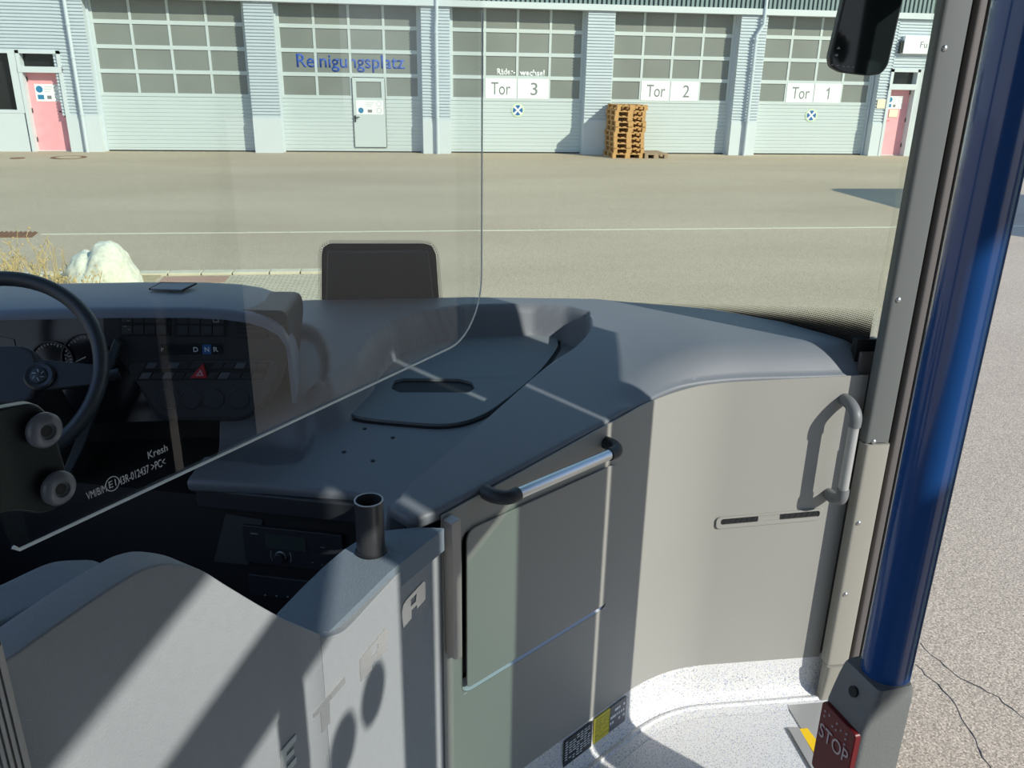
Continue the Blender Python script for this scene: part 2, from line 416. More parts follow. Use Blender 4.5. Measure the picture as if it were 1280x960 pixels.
def pink_door(name, label, x0, x1, z1, hand, tr, s):
    d = thing(name, label, 'door')
    yd = 25.18
    obj('door_leaf', bb(x0, x1, yd, yd+.06, .02, z1), PINK, d)
    bm = bmesh.new(); bb(x0-.09, x0, YF-.03, 25.5, 0, tr[1]+.08, bm); bb(x1, x1+.09, YF-.03, 25.5, 0, tr[1]+.08, bm)
    bb(x0-.09, x1+.09, YF-.04, 25.5, z1, tr[0], bm); bb(x0-.09, x1+.09, YF-.03, 25.5, tr[1], tr[1]+.08, bm); bb(x0, x1, yd-.02, 25.5, 0, .02, bm)
    obj('door_frame', bm, FACW, d)
    obj('transom_window', bb(x0, x1, yd, yd+.04, tr[0], tr[1]), DWIN, d)
    hx = x1-.09 if hand > 0 else x0+.09
    bm = bmesh.new(); bb(hx-.02, hx+.02, yd-.02, yd, .9, 1.08, bm); tube(bm, [(hx, yd, 1.04), (hx, yd-.06, 1.04), (hx-hand*.12, yd-.06, 1.04)], .014, 8)
    obj('door_handle', bm, GAP if hand > 0 else RED2, d)
    for z in (.25, 1.0, 1.8): obj('hinge', bb((x0 if hand > 0 else x1)-.02, (x0 if hand > 0 else x1)+.02, yd-.03, yd, z, z+.12), GAP, d)
    small_sign(d, *s, yd-.005)
    return d
pink_door('pink_door', 'pink steel door with white safety sign beside the dark office window at left', -9.88, -8.96, 2.03, 1, (2.18, 2.50), (-9.72, -9.04, 1.30, 1.74))
d = pink_door('pink_door', 'pink steel door with white and yellow notices beyond the gate marked 1', 14.74, 15.50, 1.94, -1, (2.10, 2.44), (14.80, 15.30, 1.38, 1.76))
obj('notice', bb(14.92, 15.2, 25.16, 25.17, 1.14, 1.36), mat('cream_notice', (.8, .74, .55), .6), d)
bm = plate(facing(YF-.005), [rect(14.36, 14.62, 1.4, 1.66)], 0, .015); tag(obj('wall_notice', bm, mat('cream_notice', (.8, .74, .55), .6)), 'small cream notice on the ribbed wall left of the right pink door', 'notice')
# shop sign box
s = thing('sign_box', 'white rectangular sign box above the right pink door, half hidden by the bus pillar', 'sign')
obj('box', bb(14.84, 16.9, YF-.14, YF, 2.95, 3.44), WPLATE, s, bevel=.01)
fs = facing(YF-.14); text('lettering', 'Fu', fs, 15.35, 3.12, .22, .17, GTXT, s, .001, .003)
obj('bracket', bb(14.76, 14.84, YF-.10, YF, 2.97, 3.30), GAP, s)

def pipe(px_t, label, x, zt=3.95, bottom=0.0, lean=0):
    bm = bmesh.new()
    tube(bm, [(x+lean, YF-.09, 4.6), (x+lean, YF-.09, zt-.3), (x, YF-.09, zt-.6), (x, YF-.09, .95), (x, YF-.09, 0)], .05, 12)
    t = thing('downpipe', label, 'downpipe'); obj('pipe', bm, FAC, t, smooth=.8)
    for z in (.97, 2.4, 3.2): bm = bmesh.new(); tube(bm, [(x, YF-.09, z), (x, YF-.09, z+.05)], .062, 12); bb(x-.015, x+.015, YF-.09, YF, z, z+.05, bm); obj('pipe_clamp', bm, FAC, t)
pipe(0, 'grey rainwater downpipe between the left pink door and the leftmost gate', -8.52)
pipe(0, 'grey rainwater downpipe between the washing bay gate and the gate marked 3', 1.06, lean=.02)
pipe(0, 'grey rainwater downpipe between the gates marked 2 and 1', 10.28, lean=.18)

def gate(label, x0, x1, man=None, plates=None):
    g = thing('sectional_gate', label, 'garage gate'); W = (x1-x0); n = 4
    rails = [(1.46, 1.55), (2.05, 2.15), (2.67, 2.77), (3.29, 3.39), (3.9, 4.0)]
    fwm = .07; cw = (W-2*fwm)/n
    bm = bmesh.new()
    for a, b_ in rails: bb(x0, x1, YG-.005, YG+.04, a, b_, bm)
    for k in range(n+1):
        cx = x0+fwm/2+k*(W-fwm)/n; ww = .035 if 0 < k < n else .035
        bb(cx-ww, cx+ww, YG+.001, YG+.04, 1.46, 4.0, bm)
    obj('window_grid', bm, GATE, g)
    bm = bmesh.new(); prof = [(YG+.04, 0)]; z = 0
    for k in range(14):
        h = 1.46/14; prof += [(YG, z), (YG, z+h*.8), (YG+.012, z+h*.86), (YG+.012, z+h*.97)]; z += h
    prof += [(YG+.04, 1.46)]
    A = [bm.verts.new((x0, y, z)) for y, z in prof]; B = [bm.verts.new((x1, y, z)) for y, z in prof]; N = len(prof)
    bm.faces.new(A); bm.faces.new(B[::-1])
    for i in range(N): bm.faces.new([A[i], A[(i+1) % N], B[(i+1) % N], B[i]])
    obj('ribbed_panel', bm, GATE, g)
    for r in range(4):
        for k in range(n):
            a = x0+fwm/2+k*(W-fwm)/n+.036; b_ = x0+fwm/2+(k+1)*(W-fwm)/n-.036
            if man and r == 0 and k == 2: continue
            if plates and r == 0 and k in (1, 2): continue
            obj('window_pane', bb(a, b_, YG+.018, YG+.03, rails[r][1], rails[r+1][0]), GWIN, g)
    obj('bottom_seal', bb(x0, x1, YG-.01, YG+.04, 0, .035), GAP, g)
    obj('guide_rail', bb(x0-.05, x0-.001, YG-.06, YG+.05, 0, 3.9), FAC, g); obj('guide_rail', bb(x1+.001, x1+.05, YG-.06, YG+.05, 0, 3.9), FAC, g)
    f = facing(YG)
    if plates:
        for k, s in ((1, 'Tor'), (2, plates)):
            a = x0+fwm/2+k*(W-fwm)/n+.02; b_ = x0+fwm/2+(k+1)*(W-fwm)/n-.02
            p = obj('number_plate', bb(a, b_, YG-.012, YG+.03, 1.53, 2.07), WPLATE, g)
            if s == 'Tor': text('lettering', s, f, a+.17, 1.63, .56, .34, GTXT, p, .014, .002)
            elif s == '1':
                w0 = a+.44; obj('lettering', plate(f, [[(w0, 1.63), (w0+.035, 1.63), (w0+.035, 1.97), (w0+.008, 1.97), (w0-.02, 1.925), (w0-.07, 1.89), (w0-.07, 1.855), (w0, 1.885)]], .014, .016), GTXT, p)
            else: text('lettering', s, f, a+.38, 1.63, .2, .34, GTXT, p, .014, .002)
        if plates != '2':
            ex, ez = (3.42, 1.21) if plates == '3' else (x0+1.82, 1.16)
            e = obj('round_emblem', plate(f, [circle(ex, ez, .19, 28)], .004, .012), mat('emblem_rim', (.62, .72, .5), .5), g)
            bm = bmesh.new(); plate(f, [circle(ex, ez, .15, 28)], .012, .016, bm); obj('emblem_field', bm, WPLATE, e)
            bm = bmesh.new()
            for q in range(4):
                a0 = q*math.pi/2; pts = [(ex+.03*math.cos(a0), ez+.03*math.sin(a0))]+[(ex+.145*math.cos(a0+t), ez+.145*math.sin(a0+t)) for t in (-.55, -.3, 0, .3, .55)]
                plate(f, [pts], .016, .019, bm)
            obj('emblem_cross_fields', bm, mat('emblem_blue', (.02, .13, .36), .5), e)
    if man:
        a, b_ = man; dd = obj('wicket_door', plate(f, [rect(a, b_, .15, 2.03), rect(a+.1, b_-.1, 1.5, 1.93)], .0, .03), GATE, g)
        obj('wicket_pane', bb(a+.1, b_-.1, YG-.01, YG+.01, 1.5, 1.93), GWIN, dd)
        bm = bmesh.new()
        for q in (a-.012, b_): bb(q, q+.012, YG-.034, YG, .15, 2.03, bm)
        bb(a, b_, YG-.034, YG, .138, .15, bm); obj('door_gap', bm, GAP, dd)
        bm = bmesh.new(); bb(a+.02, a+.06, YG-.05, YG-.03, .84, 1.02, bm); tube(bm, [(a+.04, YG-.03, .97), (a+.04, YG-.08, .97), (a+.16, YG-.08, .97)], .014, 8)
        obj('door_handle', bm, GAP, dd)
        small_sign(dd, a+.08, b_-.06, 1.05, 1.43, YG-.03, 1)
    return g
gate('leftmost plain grey gate with four rows of windows, right of the left pink door', -8.08, -4.10)
g = gate('washing bay gate with blue lettering on its windows and a small wicket door', -3.26, .60, man=(-1.30, -.40))
text('blue_lettering', 'Reinigungsplatz', facing(YG+.018), -2.80, 2.17, 2.98, .46, BTXT, g, .001, .003, bold=.012)
g = gate('sectional gate marked 3 with a round blue and white emblem below', 1.47, 5.30, plates='3')
f = facing(YG+.018); text('white_lettering', 'R\u00e4der-', f, 2.80, 2.17, .52, .17, WPLATE, g, .001, .003, bold=.03)
text('white_lettering', 'wechsel', f, 3.46, 2.15, .72, .17, WPLATE, g, .001, .003, bold=.03)
gate('sectional gate marked 2 behind the stack of pallets', 6.13, 9.77, plates='2')
g = gate('sectional gate marked 1 with a round emblem, nearest the right pink door', 10.65, 14.25, plates='1')

# ---- pallets
def pallet_mesh(parent, m, ox, oy, oz, rz=0, sx=.8, sy=1.2):
    """euro pallet: deck boards, blocks, runners as parts"""
    M = Matrix.Translation((ox, oy, oz)) @ Matrix.Rotation(rz, 4, 'Z')
    def fin(name, bm):
        bm.transform(M); return obj(name, bm, m, parent)
    bm = bmesh.new()
    for k in range(5):
        w = .145 if k % 2 == 0 else .1; c_ = -sx/2+.0725+k*(sx-.145)/4
        bb(c_-w/2, c_+w/2, -sy/2, sy/2, .122, .144, bm)
    for y in (-sy/2+.07, 0, sy/2-.07): bb(-sx/2, sx/2, y-.0725+.0025, y+.0725-.0025, .1, .121, bm)
    fin('deck_boards', bm)
    for x_ in (-sx/2+.05, 0, sx/2-.05):
        for y in (-sy/2+.072, 0, sy/2-.072): fin('block', bb(x_-.05 if x_ else -.07, x_+.05 if x_ else .07, y-.07, y+.07, .022, .1))
    for x_, w in ((-sx/2+.05, .1), (0, .145), (sx/2-.05, .1)): fin('bottom_runner', bb(x_-w/2, x_+w/2, -sy/2, sy/2, 0, .022))
places = ['bottom', 'second from the bottom', 'third from the bottom', 'fourth from the bottom', 'fifth from the bottom', 'fifth from the top', 'fourth from the top', 'third from the top', 'second from the top', 'topmost']
for k in range(10):
    t = thing('wooden_pallet', 'orange brown wooden pallet, %s in the tall stack' % places[k], 'pallet', group='wooden pallets stacked by the gates')
    t.location = (6.42+random.uniform(-.03, .03), 24.38+random.uniform(-.03, .03), .144*k)
    pallet_mesh(t, WOOD, 0, 0, 0, random.uniform(-.02, .02), sx=.95 if 0 else .88, sy=1.1)
t = thing('wooden_pallet', 'single weathered grey pallet lying on the ground right of the tall stack', 'pallet', group='wooden pallets stacked by the gates'); t.location = (7.22, 24.3, 0)
pallet_mesh(t, WOODG, 0, 0, 0, .03, .68, 1.0)

# ---- planting bed, rock, kerb, paving
kz = .03
obj_k = thing('kerb', 'pale concrete kerb stones along the near edge of the yard', 'kerb')
x = -12
while x < -.3:
    w = random.uniform(.28, .42); bm = bb(x, x+w-.015, 9.56, 9.72, 0, kz+.02+random.uniform(-.004, .004)); obj('kerb_stone', bm, KERB, obj_k, bevel=.008); x += w
bm = bb(-2.7, -.1, 6.5, 9.56, 0, .02); tag(obj('block_pavement', bm, MATS['block_paving']), 'beige block paving strip in front of the bus, behind the kerb', 'paving')
bm = bb(-2.65, -1.95, 9.2, 9.5, .02, .026); tag(obj('reddish_paving_patch', bm, mat('red_paver', (.42, .26, .19), .9, noise=.2)), 'reddish paving patch right of the pale rock', 'paving')
bm = bb(-14, -2.7, 6.5, 9.56, 0, .03); tag(obj('planting_bed', bm, SOIL), 'dry planting bed with bare soil in front of the bus at left', 'planting bed')
bm = bmesh.new(); bmesh.ops.create_icosphere(bm, subdivisions=5, radius=1)
from mathutils import noise as N_
for v in bm.verts:
    d = v.co.normalized(); r = 1+.16*N_.noise(d*1.3+V((2, 7, 1)))+.06*N_.noise(d*4)+.02*N_.noise(d*11)
    notch = -.12*math.exp(-((d.x+.25)/.15)**2)*max(0, d.z)
    v.co = V((d.x*.36*r, d.y*.33*r, max(-.1, d.z*(.45+notch)*r)))
bm.transform(Matrix.Translation((-3.16, 9.1, .03))); tag(obj('boulder', bm, STONE, smooth=1.2), 'large pale speckled boulder beside the dry weeds in the planting bed', 'rock')
bm = bmesh.new()
for k in range(170):
    bx = random.uniform(-5.4, -3.45) if k % 5 else random.uniform(-3.5, -3.0); by = random.uniform(8.3, 9.3)
    if bx > -3.5: by = random.uniform(8.3, 8.6)
    h = random.uniform(.18, .5)*(1 if bx < -3.5 else .6)*(1.35 if random.random() < .12 else 1); lx, ly = random.uniform(-.25, .25), random.uniform(-.15, .15)
    p0 = V((bx, by, .03)); p1 = p0+V((lx*.4*h*2, ly*h, h*.55)); p2 = p0+V((lx*h*2, ly*h*2, h))
    tube(bm, [p0, p1, p2], [.006, .004, .002], 4)
    for j in range(random.randint(1, 5)):
        q = p1.lerp(p2, random.random()); e = q+V((random.uniform(-.09, .09), random.uniform(-.05, .05), random.uniform(.03, .1)))
        tube(bm, [q, e], [.003, .0015], 3)
        if random.random() < .6: bmesh.ops.create_icosphere(bm, subdivisions=1, radius=random.uniform(.006, .014), matrix=Matrix.Translation(e))
tag(obj('dry_weeds', bm, GRASS), 'thin dry straw coloured weeds left of the boulder', 'plants')['kind'] = 'stuff'

# ---- parked vehicle just beyond the right of the frame (its shadow reaches into the yard)
t = thing('parked_bus', 'parked pale bus standing beyond the right edge, casting the dark shadow on the yard', 'bus')
bp_ = [(8.0, .35), (14.0, .35), (14.0, 2.2), (13.7, 2.85), (13.2, 3.0), (8.6, 3.0), (8.2, 2.9), (8.0, 2.4)]
fr = Fr((12.6, 0, 0), (0, 1, 0), (0, 0, 1)); bm = plate(fr, [rnd(bp_, .2)], 0, 2.45); obj('body', bm, FACW, t)
for y in (8.4, 9.4, 10.4, 11.4, 12.4): obj('side_window', bb(12.57, 12.61, y, y+.9, 1.5, 2.5), DWIN, t)
for y in (9.0, 12.9):
    for x_ in (12.75, 14.85): bm = bmesh.new(); lathe(bm, (x_-.12, y, .48), (1, 0, 0), [(.25, 0), (.46, .02), (.48, .05), (.48, .2), (.46, .24), (.25, .25)], 28); obj('wheel', bm, RUB, t)

# ================================================================== BUS SHELL
FZ = .42
bm = bmesh.new(); bb(-1.25, 1.11, -3, 1.9, FZ-.06, FZ, bm); floor = struct(obj('floor', bm, MATS['speckled_vinyl']))
bm = bmesh.new(); bb(-1.25, 1.2, 1.9, 2.6, FZ-.06, FZ-.005, bm); struct(obj('floor_front', bm, BLACK))
bm = bmesh.new(); bb(-1.28, 1.28, -3, 2.62, 2.89, 2.95, bm); struct(obj('ceiling', bm, CEIL))
bm = bmesh.new(); bb(-1.3, -1.25, -3, 2.4, .3, 1.25, bm); bb(-1.3, -1.25, -3, -2.2, 1.25, 2.9, bm); bb(-1.3, -1.25, .2, .4, 1.25, 2.9, bm); struct(obj('wall_left', bm, CEIL))
bm = bmesh.new(); bb(-1.3, 1.3, -3.05, -3, .3, 2.95, bm); struct(obj('wall_back', bm, CEIL))
bm = bmesh.new(); bb(1.25, 1.29, -3, -1.15, .3, 2.89, bm)
plate(Fr((1.25, 0, 0), (0, 1, 0), (0, 0, 1)), [[(-1.15, 2.57), (1.9, 2.55), (1.9, 2.89), (-.48, 2.89), (-.48, 2.70), (-1.15, 2.70)]], 0, .04, bm)  # header and slot outline shaped to throw the sun band on the cab door
struct(obj('wall_right', bm, CEIL))
# unseen opaque strips in the doorway, added to cast the stripes on the panels
def blocker(name, y0, y1, z0, z1, gy0=None, gy1=None):
    bm = bb(1.25, 1.257, y0, y1, z0, z1); return struct(obj(name, bm, DARK))
d1 = blocker('light_blocker_1', -.035, .163, .4, 2.55)
blocker('light_blocker_2', .2, .235, .4, 2.55)
blocker('light_blocker_5', .235, .515, 2.21, 2.55)
blocker('light_blocker_3', .515, .940, .4, 2.55)
blocker('light_blocker_4', .964, 1.19, .5, 2.55)
blocker('light_blocker_6', 1.19, 1.52, 2.07, 2.55)
bm = bb(1.262, 1.268, .235, .515, .5, 2.21); struct(obj('window_2', bm, GREENG))
for (cy, cz) in ((-.14, 2.245), (-.285, 2.262)):
    bm = bmesh.new(); lathe(bm, (1.21, cy, cz), (1, 0, 0), [(.03, -.02), (.052, -.01), (.058, .0), (.052, .01), (.03, .02)], 24); obj('shadow_disc', bm, DARK, d1)  # unseen discs, added to cast the oval shadows on the cab door

# ================================================================== FRONT COVER (cabinet + curved front panel)
K = (.422, 1.734); CB = heading(K, 54); FP = facing(1.95)
cov = thing('entrance_panel', 'silver grey curved panel below the dashboard with flap, grab handles and vent', 'panel')
ZB = .548
uA = CB.uv(553, 700)[0]                       # left end
pA = CB.w(uA, 0); pB = V((.575, 1.845, 0)); uB = (pB-CB.o).dot(CB.u)
def ztop(P):                                  # measured height of the top edge along the path
    tab = [(.065, 1.374), (.335, 1.412), (.564, 1.444), (.744, 1.456), (1.22, 1.467)]
    x_ = P.x
    for (a, za), (b_, zb) in zip(tab, tab[1:]):
        if x_ <= b_: return za+(zb-za)*max(0, (x_-a))/(b_-a)
    return tab[-1][1]
_zt = ztop
def ztop(P): return _zt(P)-.005
pBw = CB.w(uB, 0)
flap_px = [(576, 669), (600, 648), (771, 573), (757, 768), (573, 876)]
q = CB.pts(flap_px)
u0, u1 = CB.uv(576, 700)[0], CB.uv(768, 600)[0]; v0 = .893; v1 = 1.312
hole = rnd([(u0, v0), (u1, v0), (u1, v1), (u0, v1)], .03, 6)
zA, zBt = ztop(pA), ztop(pBw)
bm = plate(CB, [[(uA, FZ-.0), (uA+.001, FZ), (uB, ZB), (uB, zBt), (uA, zA)] if 0 else [(uA, .43), (CB.uv(655, 960)[0]-.2, ZB), (uB, ZB), (uB, zBt), (uA, zA)], hole[::-1]], 0, -.004)
# curved part
path = [pBw]; c0 = pBw; c1 = V((.70, 1.945, 0)); c2 = V((.86, 1.95, 0))
for k in range(1, 15):
    t = k/14; path.append(c0*(1-t)**2+V((.715, 1.9505, 0))*2*t*(1-t)+c2*t*t)
path.append(V((1.05, 1.95, 0))); path.append(V((1.222, 1.95, 0)))
front = path[1:]+[V((1.262, 1.95, 0))]
nz = 10; rows = []
dn = []
for i, p in enumerate(path):
    a = path[max(i-1, 0)]; b_ = path[min(i+1, len(path)-1)]; d = (b_-a).normalized(); nn = V((d.y, -d.x, 0)); dn.append(nn)
G0 = [];
for p, nn in zip(path, dn):
    zt = ztop(p); col = []
    for j in range(nz+1): col.append(bm.verts.new((p.x, p.y, ZB+(zt-ZB)*j/nz)))
    for j in range(nz+1):
        z = zt-(zt-ZB)*j/nz; col.append(bm.verts.new((p.x-nn.x*.004, p.y-nn.y*.004, z)))
    G0.append(col)
L = len(G0[0])
for A, B in zip(G0, G0[1:]):
    for j in range(L): bm.faces.new([A[j], A[(j+1) % L], B[(j+1) % L], B[j]])
bm.faces.new(G0[-1]); bm.faces.new(G0[0][::-1])
obj('cover_panel', bm, PANEL, cov, smooth=.5)
# recess behind the flap, the flap and its lower lip
bm = plate(CB, [rnd([(u0-.01, v0-.01), (u1+.01, v0-.01), (u1+.01, v1+.01), (u0-.01, v1+.01)], .03)], -.036, -.03); obj('flap_recess', bm, BLACK, cov)
hin = rnd([(u0+.001, v0+.002), (u1-.001, v0+.002), (u1-.001, v1-.001), (u0+.001, v1-.001)], .029, 6)
obj('flap_frame', plate(CB, [hole, hin[::-1]], -.03, .0015), PANEL, cov)
bm = bmesh.new(); A_ = [bm.verts.new(CB.w(u0+.006, v0+a, c)) for a, c in ((.0012, .0012), (.024, -.022), (.0012, -.022))]; B_ = [bm.verts.new(CB.w(u1-.004, v0+a, c)) for a, c in ((.0012, .0012), (.024, -.022), (.0012, -.022))]
bm.faces.new(A_); bm.faces.new(B_[::-1])
for k in range(3): bm.faces.new([A_[k], A_[(k+1) % 3], B_[(k+1) % 3], B_[k]])
obj('flap_sill', bm, mat('sill_light', (.52, .56, .60), .3, .2), cov)
fl_ = rnd([(u0+.011, v0+.019), (u1+.003, v0+.019), (u1+.003, v1+.003), (u0+.011, v1+.003)], [.012, .03, .03, .03], 6)
obj('flap', plate(CB, [fl_], .0018, .0075), PANEL, cov, bevel=.002)
# diagonal grab handle above the flap
def handle(parent, A, B, out, bar_r, so, end_len, barmat=ALU):
    """A,B foot points; out = direction away from panel; so = stand-off"""
    d = (B-A).normalized(); h = bpy.data.objects.new('grab_handle', None); COL.objects.link(h); h.parent = parent
    for P, sgn in ((A, 1), (B, -1)):
        pts = smooth_line([P-out*.004, P+out*so*.45+d*sgn*.001, P+out*so*.85+d*sgn*bar_r*.9, P+out*so+d*sgn*end_len*.55, P+out*so+d*sgn*end_len], 5)
        n_ = len(pts); rr = [bar_r*(1.25 if k < n_*.4 else 1.22) for k in range(n_)]
        bm = bmesh.new(); tube(bm, pts, rr, 18); obj('end_cap', bm, DARK if barmat is ALU else STOPG, h, smooth=.9)
    bm = bmesh.new(); tube(bm, [A+out*so+d*end_len*.95, B+out*so-d*end_len*.95], bar_r, 22); obj('bar', bm, barmat, h, smooth=.9)
    return h
hA = CB.at(607, 615); hB = CB.at(757, 553)
handle(cov, hA, hB, CB.n, .0125, .05, .045)
# vertical grab handle on the front panel
gA = FP.at(1027, 611); gB = FP.at(1049, 497)
h2 = handle(cov, FP.w(1.163, FP.uv(1027, 617)[1]), FP.w(1.163, FP.uv(1046, 499)[1]), FP.n, .0135, .069, .05, barmat=mat('satin_bar', (.42, .43, .42), .4, .3))
h2.name = 'vertical_grab_handle'
# narrow air vent
va, vb = FP.uv(893, 650), FP.uv(1027, 643)
slope = (FP.uv(1022, 640)[1]-FP.uv(898, 651)[1])/(FP.uv(1022, 640)[0]-FP.uv(898, 651)[0])
ve = Fr((FP.w(*FP.uv(960, 647))), (1, 0, slope), (0, 0, 1))
ins_ = rect(-.14, .15, -.008, .011, .008)
bm = plate(ve, [rect(-.153, .163, -.019, .017, .014, 6), ins_[::-1]], -.004, .006); vent = obj('vent_bezel', bm, PANEL, cov, bevel=.0015)
obj('vent_bed', plate(ve, [rect(-.145, .155, -.012, .013, .008)], -.004, .0015), PANEL, vent)
for a, b_ in ((-.138, -.03), (.035, .148)):
    bm = plate(ve, [rect(a, b_, -.007, .009, .003)], .0015, .003); s_ = obj('vent_slot', bm, BLACK, vent)
    bm = bmesh.new()
    for k in range(6):
        x_ = a+.012+k*(b_-a-.02)/5.4; plate(ve, [[(x_-.004, -.006), (x_-.002, -.006), (x_+.004, .008), (x_+.002, .008)]], .003, .0042, bm)
    obj('vent_louvres', bm, DARK, s_)
# light trim strip at the left end of the panel
st = CB.pts([(553, 648), (564, 641), (567, 813), (557, 817)])
obj('edge_strip', plate(CB, [rnd(st, .004, 3)], .001, .03), TAUPE, cov, bevel=.0015)
# scuffs
# coving between the panel and the floor
full = [CB.w(uA-.3, 0)]+[CB.w(uA+(uB-uA)*k/6, 0) for k in range(7)]+front
bm = bmesh.new(); rows = []
prof = [(-.02, ZB+.012), (-.002, ZB+.01), (0, ZB-.004), (.002, FZ+.05), (.006, FZ+.03), (.016, FZ+.016), (.03, FZ+.008), (.034, FZ+.012), (.042, FZ+.012), (.046, FZ+.004), (.075, FZ+.0012), (-.02, FZ-.01)]
dn = []
for i, p in enumerate(full):
    a = full[max(i-1, 0)]; b_ = full[min(i+1, len(full)-1)]; d = (b_-a).normalized(); nn = V((d.y, -d.x, 0))
    rows.append([bm.verts.new((p.x+nn.x*o_, p.y+nn.y*o_, z)) for o_, z in prof])
for A, B in zip(rows, rows[1:]):
    for j in range(len(prof)): bm.faces.new([A[j], A[(j+1) % len(prof)], B[(j+1) % len(prof)], B[j]])
bm.faces.new(rows[0]); bm.faces.new(rows[-1][::-1])
struct(obj('baseboard_front', bm, MATS['speckled_vinyl'], smooth=.9))
# notices on the coving
KF = Fr(CB.w(0, 0, .0), CB.u, (0, 0, 1))
def notice(label, px, cbase, deco):
    q = KF.pts(px); u0_, u1_ = q[0][0], q[1][0]; v1_, v0_ = q[0][1], q[1][1]
    v0_ = max(v0_, FZ+.034); v1_ = min(v1_, ZB-.006)
    t = thing('notice_sticker', label, 'sticker', group='notices on the kick strip'); obj('backing', plate(KF, [rect(u0_, u1_, v0_, v1_)], .003, .006), cbase, t)
    bm = bmesh.new(); deco(bm, u0_, u1_, v0_, v1_); return t, bm
def lines(n, w, cols_=1):
    def f_(bm, u0_, u1_, v0_, v1_):
        for k in range(n):
            v_ = v1_-(k+1)*(v1_-v0_)/(n+1.5)
            for c_ in range(7):
                a = u0_+.004+(u1_-u0_-.008)*c_/7
                if random.random() < .8: plate(KF, [rect(a, a+(u1_-u0_-.008)/7*random.uniform(.5, .9), v_-w, v_+w)], .006, .0068, bm)
    return f_
t, bm = notice('dark notice with fine white print, leftmost of the three on the kick strip', [(705, 905), (736, 950)], mat('dark_notice', (.03, .035, .04), .5), lines(9, .0012)); obj('print', bm, WPLATE, t)
t, bm = notice('yellow notice with faint print, in the middle of the kick strip', [(742, 893), (758, 940)], mat('yellow_notice', (.72, .62, .05), .5), lines(8, .001)); obj('print', bm, mat('faint_print', (.45, .4, .08), .5), t)
t, bm = notice('grey and white notice, rightmost of the three on the kick strip', [(761, 880), (777, 925)], mat('grey_notice', (.16, .16, .17), .5), lines(3, .0042)); obj('print', bm, WPLATE, t)
# door sill with yellow strip
bm = bmesh.new(); bb(1.11, 1.25, -1.1, 1.9, FZ-.12, FZ+.003, bm); sill = struct(obj('trim_2', bm, mat('sill_metal', (.42, .42, .40), .4, .3)))
yl = thing('door_sill_marking', 'yellow warning strip with grey metal edging at the entrance threshold', 'sill strip')
fz = flat(FZ+.004)
obj('yellow_strip', plate(fz, [fz.pts([(999, 912), (1009, 911), (1040, 952), (1034, 960), (1028, 960)])], 0, .003), YEL, yl)
obj('edging', plate(fz, [fz.pts([(985, 911), (998, 910), (1028, 964), (1018, 968)])], 0, .004), mat('sill_metal', (.42, .42, .40), .4, .3), yl)

# ================================================================== DOOR PILLAR + SEALS
def vprism(x0, x1, y0, y1, z0, z1, r, m, name, parent=None, seg=4):
    bm = plate(flat(0), [rnd([(x0, y0), (x1, y0), (x1, y1), (x0, y1)], r, seg)], z0, z1); return obj(name, bm, m, parent, smooth=.6)
struct(vprism(1.214, 1.284, 1.90, 1.93, 1.285, 2.9, [.012, .006, 0, 0], PILLAR, 'trim_3'))
struct(vprism(1.216, 1.286, 1.895, 1.93, .56, 1.281, [.012, .006, 0, 0], PILLARW, 'trim_4'))
bm = plate(flat(0), [rnd([(1.218, 1.885), (1.288, 1.885), (1.288, 1.93), (1.218, 1.93)], .012, 4)], .42, .556)
for v in bm.verts:
    if v.co.z < .5 and v.co.y < 1.91: v.co.y += .015
struct(obj('trim_5', bm, PILLARW, smooth=.6))
PF = facing(1.90)
for (x_, y_) in ((1176, 60), (1117, 375), (1092, 552), (1064, 653), (1048, 742)):
    p = PF.at(x_, y_); p = V((min(max(p.x, 1.235), 1.262), 1.90 if p.z > 1.283 else 1.895, p.z)); bm = bmesh.new(); lathe(bm, p, (0, -1, 0), [(.007, -.002), (.007, .001), (.0055, .0035), (.002, .0045)], 16)
    tag(obj('pillar_screw', bm, ALU, smooth=.8), 'small domed screw on the grey door pillar at %s' % {60: 'the top, topmost of five', 375: 'windscreen base height', 552: 'the pillar joint', 653: 'the height of the vent', 742: 'its lowest fixing'}[y_], 'screw')
# side return between panel and pillar, its shade put into a dark colour
struct(obj('trim_6', bb(1.20, 1.25, 1.962, 1.975, .5, 1.52), RUBG))
struct(obj('trim_11', bb(1.195, 1.255, 1.985, 2.01, 1.2, 1.55), BLACK))
struct(vprism(1.284, 1.300, 1.92, 2.0, .42, 2.9, 0, RUB, 'trim_7'))
struct(vprism(1.298, 1.322, 1.90, 1.98, .42, 2.9, .008, RUBG, 'trim_8'))
struct(vprism(1.3225, 1.3255, 1.915, 1.98, .42, 2.9, 0, RUB, 'trim_9'))
struct(vprism(1.326, 1.345, 1.895, 1.98, .42, 2.9, .006, mat('rubber_grey', (.17, .165, .16), .5), 'trim_10'))

# ================================================================== WINDSCREEN
wp = smooth_line([(-1.27, 2.05, 0), (-1.15, 2.3, 0), (-.8, 2.5, 0), (-.3, 2.6, 0), (.2, 2.61, 0), (.6, 2.57, 0), (.95, 2.42, 0), (1.15, 2.2, 0), (1.245, 1.99, 0)], 6)
def ws_pt(s_i, z): return V((wp[s_i].x, wp[s_i].y-.10*(z-1.5)*(1 if wp[s_i].y > 2.1 else .5)*.6, z))
bm = bmesh.new(); cols_ = []
for i in range(len(wp)):
    c = []
    for z in (1.40, 1.7, 2.1, 2.5, 2.9): c.append(bm.verts.new(ws_pt(i, z)))
    cols_.append(c)
for A, B in zip(cols_, cols_[1:]):
    for j in range(4): bm.faces.new([A[j], B[j], B[j+1], A[j+1]])
ws = obj('window_3', bm, WGLASS, smooth=1); struct(ws)
sd = ws.modifiers.new('thick', 'SOLIDIFY'); sd.thickness = .006; sd.offset = 1
